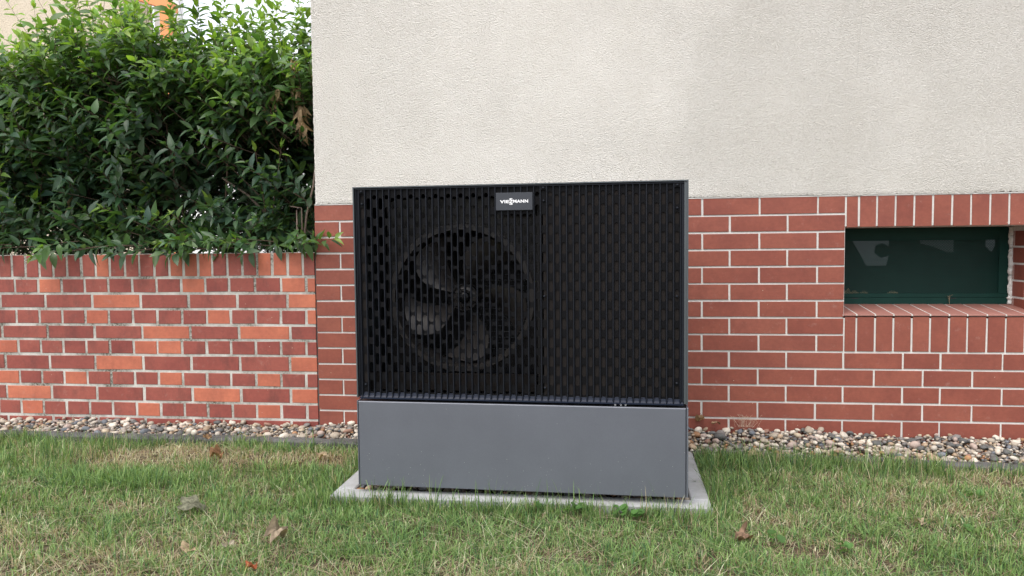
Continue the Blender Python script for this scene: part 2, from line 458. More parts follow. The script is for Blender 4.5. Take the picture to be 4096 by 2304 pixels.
for k in range(15):
    zt = ZT-k*CH; zb = zt-CH
    if k < 9:
        js = evenR if k % 2 == 0 else oddR
        js = [x for x in js if x > 1.0]+[NX0+0.003]
    else:
        js = low_odd if k % 2 == 1 else low_even
    left = [0.0, 0.25, 0.5, 0.75] if k % 2 == 0 else [0.0, 0.124, 0.374, 0.624, 0.874]
    if k == 0: left = [0.0, 0.25, 0.5, 0.75]
    xs = left+[x for x in js if x > left[-1]+0.06]
    if k >= 9: xs.append(XMAX)
    for a, c in zip(xs[:-1], xs[1:]):
        x0 = a if a > 0 else -JT/2+0.001
        z0b = zb; proud = 0.003
        brick(house, x0, c, z0b, zt if k else zt+JT*0.5, MAT['clinker'], proud)
    if k < 9:      # beyond the niche, outside the frame
        for a, c in zip([NX1+0.004+0.125*(k % 2)+0.25*q for q in range(5)], [NX1+0.004+0.125*(k % 2)+0.25*(q+1) for q in range(5)]):
            brick(house, a, c, zb, zt, MAT['clinker'])
        if k % 2: brick(house, NX1-0.002, NX1+0.129, zb, zt, MAT['clinker'])
# upright bricks above the niche and below its sill
tops = [2.4245, 2.478, 2.553, 2.629, 2.706, 2.782, 2.859, 2.935, 3.012, 3.088, 3.165, 3.24]
for a, c in zip(tops[:-1], tops[1:]): brick(house, a, c, NZ1-0.004, ZT+0.004, MAT['clinker'])
lows = [2.422, 2.475, 2.553, 2.629, 2.705, 2.780, 2.857, 2.931, 3.010, 3.086, 3.163, 3.240]
for a, c in zip(lows[:-1], lows[1:]): brick(house, a, c, ZT-9*CH, 0.5885, MAT['clinker'])
# sill tiles, each sloping up towards the grating
for i, (a, c) in enumerate(zip(lows[:-1], lows[1:])):
    a2, c2 = a+0.0036, c-0.0036
    if i == 0: a2 = NX0-0.002
    splits = [(0.0, 0.115), (0.1175, ND)] if i in (4, 5, 8, 9) else [(0.0, ND)]
    for (ya, yb) in splits:
        za, zb_ = 0.5965+0.0255*ya/ND, 0.5965+0.0255*yb/ND
        y0 = ya-0.006 if ya == 0 else ya
        t = 0.0075
        cc = 0.0015 if ya == 0 else 0
        v = [(a2, y0, za-t), (c2, y0, za-t), (c2, y0, za-cc), (a2, y0, za-cc), (a2, y0+cc, za), (c2, y0+cc, za), (c2, yb, zb_), (a2, yb, zb_), (a2, yb, zb_-t), (c2, yb, zb_-t)]
        f = [(0, 1, 2, 3), (3, 2, 5, 4), (4, 5, 6, 7), (7, 6, 9, 8), (0, 3, 4, 7, 8), (1, 9, 6, 5, 2), (0, 8, 9, 1)]
        MB().add(v, f).obj('sill_tile', MAT['sill'], house)
sb = MB(); z0s, z1s = 0.5950, 0.5950+0.0255
sb.add([(NX0-0.004, -0.003, z0s-0.007), (NX1+0.004, -0.003, z0s-0.007), (NX1+0.004, -0.003, z0s), (NX0-0.004, -0.003, z0s),
        (NX1+0.004, ND+0.03, z1s+0.003), (NX0-0.004, ND+0.03, z1s+0.003), (NX0-0.004, ND+0.03, z0s-0.02), (NX1+0.004, ND+0.03, z0s-0.02)],
       [(0, 1, 2, 3), (3, 2, 4, 5), (0, 6, 7, 1), (5, 4, 7, 6)])
sb.obj('sill_bed', MAT['light_mortar'], house)
# reveals of the niche: returning bricks on both sides
def reveal(xface, sgn):
    nb = 0
    for k in range(1, 7):
        zt = ZT-k*CH; zb = zt-CH
        zt = min(zt, NZ1-0.001); zb = max(zb, 0.604)
        if zt-zb < 0.02: continue
        cuts = [0.004, 0.118, 0.228] if k % 2 else [0.004, 0.215, 0.228]
        for ya, yb in zip(cuts[:-1], cuts[1:]):
            if yb-ya-JT < 0.004: continue
            w = yb-ya-JT; h = zt-zb-JT
            me = MB().cbox(-w/2, w/2, 0, 0.02, -h/2, h/2, 0.0014, 0.0005).mesh('brick', MAT['clinker'])
            o = link('brick', me, house); o.rotation_euler = (0, 0, -sgn*math.pi/2)
            o.location = (xface-sgn*0.003, (ya+yb)/2, (zt+zb)/2)
reveal(NX1, 1)       # right-hand side, faces -X
reveal(NX0, -1)
MB().box(NX1-0.0005, NX1+0.004, 0.0, ND+0.03, NZ0, NZ1).obj('mortar', MAT['light_mortar'], house)
MB().box(NX0-0.004, NX0+0.0005, 0.0, ND+0.03, NZ0, NZ1).obj('mortar', MAT['light_mortar'], house)
MB().box(NX0, NX1, 0.012, 0.29, NZ1-0.001, NZ1+0.003).obj('lintel_soffit', MAT['light_mortar'], house)
cr = [(2.50, 2.02), (2.495, 1.97), (2.478, 1.93), (2.474, 1.86), (2.470, 1.80), (2.462, 1.74), (2.464, 1.69), (2.458, 1.63)]
b = MB(); b.add([(x-0.0005, -0.0074, z) for x, z in cr]+[(x+0.0005, -0.0074, z) for x, z in cr], [(k, k+1, 9+k, 8+k)[::-1] for k in range(7)])
b.obj('hairline_crack', plain('crack_grey', (0.48, 0.47, 0.43), 0.9, bstr=0), house)
# rough mortar fillet where grating meets the right reveal
b = MB(); rr = random.Random(5); pts = []
for k in range(40):
    z = 0.622+k*(NZ1-0.626)/39
    pts.append((NX1-0.006+rr.uniform(-.002, .002), ND-0.012+rr.uniform(-.003, .003), z))
b.tube(pts, [0.011+rr.uniform(-.002, .002) for _ in pts], 6); b.obj('mortar_fillet', MAT['light_mortar'], house)

# cellar grating: perforated sheet in a frame, black sheet and added glowing patches behind
gr = empty('cellar_window', (NX0, ND, 0.62)); gr.parent = house
gw, gt, gb = NX1-NX0-0.012, NZ1-0.62-0.002, 0.0
fr = MB()
fr.box(0, gw, -0.006, 0.012, 0.0, 0.031)
fr.box(0, gw, -0.003, 0.012, 0.0325, 0.050)
fr.box(0, 0.028, -0.003, 0.012, 0.051, gt)
fr.box(gw-0.040, gw, -0.003, 0.012, 0.051, gt)
fr.box(0.0285, gw-0.0405, -0.003, 0.012, gt-0.050, gt)
fr.box(0.02, gw-0.02, -0.008, 0.010, gt-0.058, gt-0.0535)
fr.obj('grating_frame', MAT['green_metal'], gr)
def perforated(x0, x1, z0, z1, p=0.0067, r=0.0024):
    dz = p*math.sqrt(3)/2
    nx_, nz_ = int((x1-x0)/p), int((z1-z0)/dz)
    c = []
    for j in range(nz_):
        for i in range(nx_): c.append((x0+(i+0.5+0.5*(j % 2))*p, z0+(j+0.5)*dz))
    c = np.array(c); n = len(c)
    an = np.radians(30+60*np.arange(6)); ro = p/math.sqrt(3)
    out = np.stack([np.cos(an), np.sin(an)], 1)
    V = np.zeros((n, 12, 3))
    V[:, :6, 0] = c[:, None, 0]+out[None, :, 0]*ro; V[:, :6, 2] = c[:, None, 1]+out[None, :, 1]*ro
    V[:, 6:, 0] = c[:, None, 0]+out[None, :, 0]*r; V[:, 6:, 2] = c[:, None, 1]+out[None, :, 1]*r
    V[:, :, 1] = 0
    base = (np.arange(n)*12)[:, None]
    fs = []
    for k in range(6):
        k2 = (k+1) % 6
        fs.append(base+np.array([[k, k2, 6+k2, 6+k]]))
    F = np.concatenate(fs)
    return V.reshape(-1, 3), F
Vp, Fp = perforated(0.024, gw-0.036, 0.047, gt-0.045)
po = link('perforated_sheet', np_mesh('perforated_sheet', Vp, [Fp], MAT['green_metal']), gr)
wb = MB(); wb.box(-0.01, gw+0.01, 0.044, 0.048, -0.02, gt+0.01); wb.obj('dark_cellar_sheet', MAT['interior'], gr)  # black sheet standing in for the unlit cellar
def glow_mat(strength, col):  # glowing shapes added in place of bright sky reflections behind the grating
    m, nt, N, L, P = nmat('sky_glow_patch'); P.inputs['Base Color'].default_value = (0.05, 0.05, 0.05, 1)
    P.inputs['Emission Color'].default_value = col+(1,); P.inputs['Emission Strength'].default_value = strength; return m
dl = glow_mat(0.024, (0.80, 0.90, 1.0)); dl2 = glow_mat(0.010, (0.8, 0.9, 1.0))
def add_glow(px, mat):
    b = MB(); v = [(x-NX0, 0.0425, z-0.62) for x, z in px]; b.add(v+[(p[0], 0.0438, p[2]) for p in v], [tuple(range(len(v))), tuple(range(len(v), 2*len(v)))[::-1]]); b.obj('sky_glow_patch', mat, gr)
add_glow([(2.535, 0.921), (2.60, 0.80), (2.69, 0.80), (2.70, 0.845), (2.665, 0.835), (2.635, 0.86), (2.64, 0.893), (2.67, 0.905), (2.70, 0.89), (2.70, 0.921)][::-1], dl)
add_glow([(2.835, 0.921), (2.84, 0.902), (2.90, 0.885), (2.955, 0.86), (2.985, 0.86), (2.985, 0.921)][::-1], dl2)
add_glow([(3.125, 0.921), (3.125, 0.885), (3.15, 0.86), (3.165, 0.89), (3.165, 0.921)][::-1], dl)
for (cx_, w_, h_) in ((0.07, 0.16, 0.026), (0.29, 0.05, 0.016), (0.16, 0.05, 0.012)):
    sm = MB(); n = 14
    v = [(cx_-w_/2, 0.008, 0.045)]+[(cx_-w_/2+w_*k/n, 0.012, 0.052+h_*math.sin(math.pi*k/n)*(0.6+0.4*math.sin(k*2.3))) for k in range(n+1)]+[(cx_+w_/2, 0.008, 0.045), (cx_, 0.06, 0.04)]
    f = [(k, k+1, len(v)-1)[::-1] for k in range(len(v)-2)]
    sm.add(v, f); sm.add([(p[0], 0.0125, p[2]) for p in v[:-1]], [tuple(range(len(v)-1))]); sm.obj('sand_heap', MAT['sand'], gr)

b = MB(); rr = random.Random(4); sx_, sz_ = 2.952-NX0, 0.006
b.tube([(sx_, -0.012, sz_-0.004), (sx_-0.004, -0.014, sz_+0.016), (sx_, -0.013, sz_+0.032)], 0.0012, 4)
for k in range(7): b.tube([(sx_, -0.013, sz_+0.014+0.003*k), (sx_+rr.uniform(-.014, .014), -0.016, sz_+0.022+0.003*k)], 0.0007, 3)
b.obj('dry_sprig', plain('dry_sprig_brown', (0.25, 0.19, 0.12), 0.9, bstr=0), gr)
b = MB()
for x in (0.118, 0.545): b.box(x-0.016, x+0.016, -0.0068, -0.0055, 0.0265, 0.0300)
b.obj('frame_slot', MAT['interior'], gr)

# ------------------------------------------------------------------ garden wall
gwall = empty('garden_wall', (-1.5, 0, 0))
tag(gwall, 'low garden wall of mixed dark red and orange bricks with an upright coping course under the hedge', 'wall')
def G(o):          # children are written in world coordinates
    o.location.x += 1.5; return o
m_ = MB().box(-5.0, -0.009, 0.0020, 0.235, -0.15, 0.887).obj('mortar', MAT['old_mortar'], gwall); G(m_)
ROWS = {
 0: ((0.771, 0.893), [-1.61, -1.535, -1.459, -1.381, -1.305, -1.226, -1.149, -1.072, -0.991, -0.913, -0.833, -0.755, -0.679, -0.605, -0.529, -0.45, -0.373, -0.297, -0.219, -0.143, -0.066], {7, 12, 13, 14, 18, 19, 20}),
 1: ((0.693, 0.771), [-1.598, -1.468, -1.34, -1.214, -1.084, -0.955, -0.825, -0.695, -0.569, -0.444, -0.311, -0.178, -0.05], {2, 8, 12, 13}),
 2: ((0.615, 0.693), [-1.682, -1.431, -1.175, -0.914, -0.659, -0.404, -0.148], {3, 7}),
 3: ((0.536, 0.615), [-1.596, -1.468, -1.342, -1.214, -1.087, -0.957, -0.827, -0.696, -0.565, -0.44, -0.312, -0.183, -0.054], {4, 9, 13}),
 4: ((0.462, 0.536), [-1.682, -1.427, -1.169, -0.911, -0.654, -0.4, -0.137], {4, 6}),
 5: ((0.386, 0.462), [-1.595, -1.469, -1.344, -1.217, -1.088, -0.96, -0.833, -0.701, -0.572, -0.444, -0.316, -0.188, -0.058], {0, 6, 7}),
 6: ((0.305, 0.386), [-1.672, -1.423, -1.171, -0.911, -0.655, -0.401, -0.144], {3, 7}),
 7: ((0.229, 0.305), [-1.595, -1.47, -1.346, -1.217, -1.087, -0.96, -0.832, -0.703, -0.576, -0.45, -0.32, -0.191, -0.064], {0, 3, 7, 11}),
 8: ((0.150, 0.229), [-1.671, -1.418, -1.168, -0.912, -0.655, -0.399, -0.143], {1, 5, 7}),
 9: ((0.072, 0.150), [-1.593, -1.468, -1.34, -1.212, -1.084, -0.956, -0.826, -0.699, -0.576, -0.447, -0.321, -0.193, -0.063], {1, 6, 11}),
 10: ((-0.006, 0.072), [-1.671, -1.418, -1.168, -0.912, -0.655, -0.399, -0.143], set()),
}
for r, ((z0, z1), js, orange) in ROWS.items():
    step = 0.0775 if r == 0 else (0.255 if r in (2, 4, 6, 8, 10) else 0.1285)
    ext = []; x = js[0]-step
    while x > -3.4: ext.append(x); x -= step
    xs = ext[::-1]+js+[-0.006+0.006]
    off = len(ext)
    for i, (a, c) in enumerate(zip(xs[:-1], xs[1:])):
        idx = i-off+1
        isor = idx in orange if i >= off-1 else random.random() < 0.22
        mt = MAT['orange_brick'] if isor else MAT['red_brick']
        o = brick(gwall, a, c, z0, z1, mt, proud=0.0005, depth=0.1 if r else 0.226, jit=0.0012, joint=0.0135, ch=0.0014)
        if o: G(o)
# dark open joint between garden wall and house
MB().box(-0.0088, 0.0, 0.006, 0.2, -0.1, 0.885).obj('joint_gap', MAT['edging'], gwall).location.x += 1.5

# ------------------------------------------------------------------ base foundation of kerb stones
fnd = empty('concrete_foundation', (1.07, -0.64, 0))
tag(fnd, 'rectangle of pale concrete kerb stones filled with pebbles under the grey heat pump', 'foundation')
def kerb(x0, x1, y0, y1, z1=0.045):
    w, d = (x1-x0)/2, (y1-y0)/2; c = 0.004; b = MB()
    v = [(-w, -d, -0.15), (w, -d, -0.15), (w, d, -0.15), (-w, d, -0.15), (-w, -d, z1-c), (w, -d, z1-c), (w, d, z1-c), (-w, d, z1-c),
         (-w+c, -d+c, z1), (w-c, -d+c, z1), (w-c, d-c, z1), (-w+c, d-c, z1)]
    f = [(8, 9, 10, 11)]
    for k in range(4):
        n = (k+1) % 4; f += [(k, n, 4+n, 4+k), (4+k, 4+n, 8+n, 8+k)]
    b.add(v, f); o = b.obj('kerb_stone', MAT['concrete'], fnd); o.location = ((x0+x1)/2-1.07, (y0+y1)/2+0.64, 0); return o
kerb(0.425, 1.740, -0.992, -0.912)
kerb(0.425, 1.740, -0.365, -0.295)
kerb(0.425, 0.490, -0.909, -0.368)
kerb(1.677, 1.740, -0.909, -0.368)

# ------------------------------------------------------------------ pebbles
def ico(sub):
    import bmesh
    bm = bmesh.new(); bmesh.ops.create_icosphere(bm, subdivisions=sub, radius=1.0)
    V = np.array([v.co[:] for v in bm.verts]); F = np.array([[v.index for v in f.verts] for f in bm.faces]); bm.free(); return V, F
IV, IF = ico(2)
IV1, IF1 = ico(1)
PAL = np.array([(0.62, 0.60, 0.56), (0.66, 0.64, 0.60), (0.52, 0.48, 0.42), (0.45, 0.36, 0.27), (0.30, 0.28, 0.26), (0.20, 0.20, 0.21), (0.11, 0.12, 0.13), (0.16, 0.19, 0.24),
                (0.42, 0.24, 0.13), (0.33, 0.20, 0.16), (0.56, 0.50, 0.40), (0.38, 0.36, 0.34), (0.50, 0.42, 0.40)])
PAL = PAL*np.array((1.05, 0.98, 0.88))
PW = np.array([3.2, 2.2, 3.5, 3.2, 4, 4, 2.8, 2, 1.8, 1.8, 3, 4, 2.5]); PW = PW/PW.sum()
def pebble_shape(r, Vs):
    s = np.array([r.uniform(0.85, 1.35), r.uniform(0.65, 1.0), r.uniform(0.45, 0.8)])
    v = Vs.copy()
    for k in range(3):
        d = r.normal(size=3); d /= np.linalg.norm(d)
        v = v*(1+0.10*np.sin((v@d)*r.uniform(1.5, 3.5)+r.uniform(0, 6)))[:, None]
    # one flattened facet
    d = r.normal(size=3); d /= np.linalg.norm(d); q = v@d; lim = r.uniform(0.55, 0.85)
    v = v-np.outer(np.maximum(q-lim, 0)*0.8, d)
    return v*s
SHAPES = [pebble_shape(rng, IV) for _ in range(16)]
SHAPES1 = [pebble_shape(rng, IV1) for _ in range(24)]
def rotm(a, b, c):
    ca, sa, cb, sb_, cc, sc = math.cos(a), math.sin(a), math.cos(b), math.sin(b), math.cos(c), math.sin(c)
    return np.array([[cc, -sc, 0], [sc, cc, 0], [0, 0, 1]])@np.array([[cb, 0, sb_], [0, 1, 0], [-sb_, 0, cb]])@np.array([[1, 0, 0], [0, ca, -sa], [0, sa, ca]])
def scatter(n, region, rmin, rmax, k=0.8, tries=30):
    """dart throwing on a hash grid; region() gives x,y"""
    cell = rmax*2; grid = {}; out = []
    for _ in range(n*tries):
        if len(out) >= n: break
        x, y = region(); r = rmin+(rmax-rmin)*random.random()**1.8
        i, j = int(x//cell), int(y//cell); ok = True
        for a in (-1, 0, 1):
            for b_ in (-1, 0, 1):
                for (px, py, pr) in grid.get((i+a, j+b_), ()):
                    if (px-x)**2+(py-y)**2 < ((pr+r)*k)**2: ok = False; break
                if not ok: break
            if not ok: break
        if ok: grid.setdefault((i, j), []).append((x, y, r)); out.append((x, y, r))
    return out
def edge_y(x): return np.interp(x, [-2.5, -1.29, 0.22, 1.98, 3.02, 4.5], [-0.182, -0.188, -0.197, -0.248, -0.301, -0.375])
def region_g(): 
    x = random.uniform(-2.4, 4.1); return x, random.uniform(edge_y(x)+0.004, -0.006)
def grav_z(x, y):
    t = np.clip((y-edge_y(x))/(-edge_y(x)), 0, 1)
    back = np.interp(x, [-2.4, 0, 1.5, 2.0, 3.1, 4], [0.052, 0.050, 0.078, 0.076, 0.052, 0.05])
    return 0.030+(back-0.030)*t+0.006*math.sin(x*9)+0.004*math.sin(x*23+y*30)
bed = MB(); xs = [-2.5+0.25*k for k in range(28)]
v = []; f = []
for k, x in enumerate(xs): v += [(x, edge_y(x)-0.003, -0.05), (x, edge_y(x), 0.018), (x, -0.001, 0.034)]
for k in range(len(xs)-1): f += [(3*k, 3*k+3, 3*k+4, 3*k+1), (3*k+1, 3*k+4, 3*k+5, 3*k+2)]
bed.add(v, f); bedo = bed.obj('gravel_bed', MAT['soil']); tag(bedo, kind='structure')
peb = []
for (n, rmn, rmx, dz, k) in ((3600, 0.006, 0.017, -0.009, 0.72), (2200, 0.007, 0.021, -0.001, 0.85), (700, 0.008, 0.024, 0.007, 1.1)):
    for (x, y, r) in scatter(n, region_g, rmn, rmx, k, 12):
        peb.append((x, y, grav_z(x, y)+dz+random.uniform(-.003, .003), r))
def pebble_batch(lst, name, parent):
    Vs, Fs, Ts = [], [], []; o = 0
    for (x, y, z, r) in lst:
        sh = SHAPES1[random.randrange(24)] if r < 0.013 else SHAPES[random.randrange(16)]
        FF = IF1 if len(sh) == len(IV1) else IF
        R_ = rotm(random.uniform(-.4, .4), random.uniform(-.4, .4), random.uniform(0, 6.28))
        w = sh@R_.T*r+np.array([x, y, z]); Vs.append(w); Fs.append(FF+o); o += len(w)
        c = PAL[rng.choice(len(PAL), p=PW)]*random.uniform(0.6, 0.95); Ts.append(np.tile(c, (len(w), 1)))
    return link(name, np_mesh(name, np.concatenate(Vs), [np.concatenate(Fs)], MAT['pebble'], np.concatenate(Ts), True), parent)
vis = [p for p in peb if -1.7 < p[0] < 3.15 and not (0.45 < p[0] < 1.80)]
vis.sort(key=lambda p: -(p[3]+0.35*(p[2]-0.04)-0.0*p[1]))
big = vis[:296]; bigset = set(map(id, big))
rest = [p for p in peb if id(p) not in bigset]
tag(pebble_batch(rest, 'small_pebbles', bedo), kind='stuff')
pmesh = []
for k in range(28):
    c = PAL[rng.choice(len(PAL), p=PW)]*random.uniform(0.65, 0.95); sh = SHAPES[k % 16]
    pmesh.append(np_mesh('pebble', sh*0.02, [IF], MAT['pebble'], np.tile(c, (len(sh), 1)), True))
for (x, y, z, r) in big:
    o = link('pebble', pmesh[random.randrange(28)], bedo); o.location = (x, y, z); s = r/0.02; o.scale = (s, s, s)
    o.rotation_euler = (random.uniform(-.4, .4), random.uniform(-.4, .4), random.uniform(0, 6.28))
fill = [(x-1.07, y+0.64, 0.022+random.uniform(-.008, .012), r) for (x, y, r) in scatter(700, lambda: (random.uniform(0.495, 1.67), random.uniform(-0.905, -0.66)), 0.010, 0.021, 0.8, 10)]
tag(pebble_batch(fill, 'pebble_fill', fnd), kind='stuff')

# ------------------------------------------------------------------ lawn edging
edg = empty('lawn_edging', (0, -0.25, 0)); tag(edg, 'long line of dark weathered concrete edging stones between gravel and lawn', 'edging')
ex = [-2.6, -1.64, -0.64, 0.36, 1.36, 2.36, 3.36, 4.36]
for a, c in zip(ex[:-1], ex[1:]):
    n = 24; b = MB(); v = []; f = []; rr = random.Random(int(a*100))
    for k in range(n+1):
        x = a+0.003+(c-a-0.006)*k/n; yb = edge_y(x); w = 0.056; zt = 0.036+0.004*math.sin(a*7)
        j = lambda s: rr.uniform(-s, s)
        v += [(x, yb-w-0.004, -0.1), (x, yb-w-0.002+j(.0012), zt-0.010+j(.002)), (x, yb-w+0.009+j(.002), zt+j(.003)), (x, yb-0.007+j(.003), zt+j(.003)), (x, yb-0.001, zt-0.007+j(.0015)), (x, yb, -0.1)]
    for k in range(n):
        for q in range(5): f.append((6*k+q, 6*k+6+q, 6*k+7+q, 6*k+1+q))
    f.append(tuple(range(6))[::-1]); f.append(tuple(6*n+q for q in range(6)))
    b.add(v, [t[::-1] for t in f]); b.v = [(p[0], p[1]+0.25, p[2]) for p in b.v]
    b.obj('edging_stone', MAT['edging'], edg)

# ------------------------------------------------------------------ heat pump
UA = -0.0248; W = 1.144; UD = 0.60
ZB, ZTOP = 0.384, 1.1233
hp = empty('heat_pump', (0.5173, -0.9442, 0), UA)
tag(hp, 'black heat pump outdoor unit with ribbed slotted grille and fan on a grey base cover', 'heat pump')
t = 0.004
b = MB()
b.box(0, W, 0, UD, ZTOP-t, ZTOP)
b.box(0, t, 0, UD, ZB, ZTOP-t-0.0003)
b.box(W-t, W, 0, UD, ZB, ZTOP-t-0.0003)
b.box(t, W-t, UD-t, UD, ZB, ZTOP-t)
b.box(t, W-t, 0.020, UD-t, ZB, ZB+t)
b.box(W-0.013, W-t-0.0003, 0.004, 0.012, ZB+0.001, ZTOP-t-0.001)      # front return on the right
b.obj('casing', MAT['shell'], hp)
PIT = 0.02199; R0 = 0.0196; NR = 51
# outer lips of the grille frame
b = MB()
b.box(0.0085, 0.0110, 0.006, 0.016, ZB+0.004, ZTOP-0.008)
b.box(0.0130, 0.0150, 0.008, 0.016, ZB+0.004, ZTOP-0.012)
b.box(W-0.021, W-0.0135, 0.008, 0.016, ZB+0.004, ZTOP-0.012)
b.box(0.0085, W-0.0138, 0.003, 0.016, 1.1135, 1.1165)
b.box(0.004, W-0.004, 0.036, 0.040, ZB+0.004, ZTOP-t-0.001) if False else None
b.obj('grille_frame', MAT['rib_plastic'], hp)
# sloping bottom lip, one cell between each pair of ribs
b = MB()
for k in range(-1, NR):
    x0 = R0+PIT*k+0.0018; x1 = R0+PIT*(k+1)-0.0018
    if k == -1: x0 = 0.0112
    if k == NR-1: x1 = W-0.015
    z0, z1 = ZB+0.001, ZB+0.0165
    v = [(x0, 0.0045, z0), (x1, 0.0045, z0), (x1, 0.0135, z1+0.002), (x0, 0.0135, z1+0.002), (x0+0.002, 0.010, z0+0.006), (x1-0.002, 0.010, z0+0.006)]
    b.add(v, [(0, 1, 5, 4), (4, 5, 2, 3), (0, 4, 3), (1, 2, 5)])
b.box(0.0085, W-0.0138, 0.003, 0.020, ZB-0.004, ZB+0.0008)
b.obj('bottom_lip', MAT['lip'], hp)
# ribs
bx0, bx1, bz0, bz1 = 0.5066, 0.6318, 1.0338, 1.0932
ribm = MB().cbox(-0.0016, 0.0016, 0, 0.0078, ZB+0.002, 1.1135, 0.0006).mesh('rib', MAT['rib_plastic'])
for p_ in [(1,)]:
    rtop = MB().cbox(-0.0016, 0.0016, 0, 0.0078, bz1+0.0005, 1.1135, 0.0006).mesh('rib', MAT['rib_plastic'])
    rlow = MB().cbox(-0.0016, 0.0016, 0, 0.0078, ZB+0.002, bz0-0.0005, 0.0006).mesh('rib', MAT['rib_plastic'])
for k in range(NR):
    x = R0+PIT*k
    mm = [rtop, rlow] if bx0 < x < bx1 else [ribm]
    for q in mm:
        o = link('rib', q, hp); o.location = (x, 0.0042, 0)
# slotted back plate
def slot_cell(b, x0, x1, z0, z1, cx_, zc, w, h, y, th):
    n = 5; r = w/2; st = []
    for q in range(n+1): a = math.pi*q/n; st.append((cx_+r*math.cos(a), zc+h/2-r+r*math.sin(a)))
    for q in range(n+1): a = math.pi+math.pi*q/n; st.append((cx_+r*math.cos(a), zc-h/2+r+r*math.sin(a)))
    out = []
    mids = [(x1, zc+h/2-r), (x1, z1), ((x0+x1)/2+(x1-x0)*0.18, z1), ((x0+x1)/2-(x1-x0)*0.18, z1), (x0, z1), (x0, zc+h/2-r),
            (x0, zc-h/2+r), (x0, z0), ((x0+x1)/2-(x1-x0)*0.18, z0), ((x0+x1)/2+(x1-x0)*0.18, z0), (x1, z0), (x1, zc-h/2+r)]
    m = len(st)
    v = [(p[0], y, p[1]) for p in mids]+[(p[0], y, p[1]) for p in st]+[(p[0], y+th, p[1]) for p in st]
    f = []
    for q in range(m):
        q2 = (q+1) % m
        f.append((q, q2, m+q2, m+q)); f.append((m+q, m+q2, 2*m+q2, 2*m+q))
    b.add(v, f)
PB, PT = ZB+0.015, 1.1135
def plate(cols, name, mat, y, th):
    b = MB()
    for k in cols:
        x0, x1 = R0+PIT*k, R0+PIT*(k+1)
        cx_ = (x0+x1)/2
        sl = []
        if k % 2 == 0:
            sl = [(1.0870, 0.017)]+[(1.0322-0.0639*q, 0.041) for q in range(10)]+[(0.4010, 0.013)]
        else:
            sl = [(1.0644-0.0639*q, 0.041) for q in range(11)]
        if k == 29: sl = sl[1:]
        if bx0-0.01 < cx_ < bx1+0.0: 
            if k % 2 == 0: sl = [(1.0140, 0.019)]+[s for s in sl if s[0] < 0.99]
            else: sl = [s for s in sl if s[0] < 1.02]
        zt = PT
        for i, (zc, h) in enumerate(sl):
            zl = PB if i == len(sl)-1 else (zc-h/2+sl[i+1][0]+sl[i+1][1]/2)/2
            w_ = 0.0138; h_ = h
            if k < 29 and h > 0.03:
                g = max(0.0, min(1.0, 1.35-math.hypot(cx_-0.357, zc-0.728)/0.27)); w_ += 0.0048*g; h_ += 0.016*g
            slot_cell(b, x0, x1, zl, zt, cx_, zc, w_, h_, y, th); zt = zl
    return b.obj(name, mat, hp)
plate(range(0, NR-1), 'slotted_plate', MAT['black_plastic'], 0.0122, 0.0025)
MB().box(0.665, W-0.006, 0.0162, 0.018, ZB+0.012, ZTOP-0.009).obj('backing_sheet', MAT['backing'], hp)
MB().box(0.0112, R0+PIT*1-0.001, 0.0162, 0.018, ZB+0.012, ZTOP-0.009).obj('backing_sheet', MAT['backing'], hp)
# edge strips of the plate
MB().box(0.0112, R0, 0.0125, 0.015, ZB+0.012, 1.1135).obj('edge_strip', MAT['black_plastic'], hp)
MB().box(R0+PIT*50, W-0.006, 0.0125, 0.015, ZB+0.012, 1.1135).obj('edge_strip', MAT['black_plastic'], hp)
# screws with bosses
def screw(x, z, y=0.0065):
    b = MB(); b.tube([(0, 0.0055, 0), (0, 0.0, 0)], [0.0045, 0.0040], 12); b.tube([(0, 0.0, 0), (0, -0.0012, 0)], [0.0028, 0.0024], 8)
    o = b.obj('screw', MAT['rib_plastic'], hp, True); o.location = (x, y, z)
cL, cM, cR = R0+PIT*0.5, R0+PIT*29.5, R0+PIT*49.5
for (x, z) in ((cL, 1.064), (cM, 1.064), (cR, 1.0325), (cL, 0.429), (cM, 0.429), (cR, 0.4525), (cM, 0.742), (cR, 0.742)): screw(x, z)
for x in (cL, cM, cR):
    MB().box(x-0.0095, x+0.0095, 0.0052, 0.013, 1.1010, 1.1134).obj('screw_tab', MAT['black_plastic'], hp); screw(x, 1.107, 0.001)
# badge with lettering
MB().cbox(bx0, bx1, 0.0005, 0.012, bz0, bz1, 0.0008).obj('badge', MAT['rib_badge'] if 'rib_badge' in MAT else plain('badge_grey', (0.032, 0.037, 0.047), 0.45, 0.1, var=0.08, bstr=0.03), hp)
badge = [o for o in hp.children if o.name.startswith('badge')][0] if len(hp.children) else None
def letters(txt, x0, x1, z0, z1, parent):
    cu = bpy.data.curves.new('txt', 'FONT'); cu.body = txt; cu.size = 1; cu.offset = 0.035; cu.space_character = 1.08
    to = bpy.data.objects.new('txt', cu); COL.objects.link(to)
    bpy.context.view_layer.update()
    me = bpy.data.meshes.new_from_object(to.evaluated_get(bpy.context.evaluated_depsgraph_get()))
    bpy.data.objects.remove(to); 
    n = len(me.vertices); co = np.empty(n*3, dtype=np.float32); me.vertices.foreach_get('co', co); co = co.reshape(-1, 3)
    a, b_ = co[:, :2].min(0), co[:, :2].max(0)
    u = (co[:, 0]-a[0])/(b_[0]-a[0]); w = (co[:, 1]-a[1])/(b_[1]-a[1])
    co2 = np.stack([x0+u*(x1-x0), np.full(n, -0.0004), z0+w*(z1-z0)], 1)
    me.vertices.foreach_set('co', co2.astype(np.float32).ravel()); me.update()
    me.materials.clear(); me.materials.append(MAT['white_print']); me.name = 'lettering'
    o = bpy.data.objects.new('lettering', me); COL.objects.link(o); o.parent = parent
    return o
def bx(px): return bx0+(px-238)/(1760-238)*(bx1-bx0)
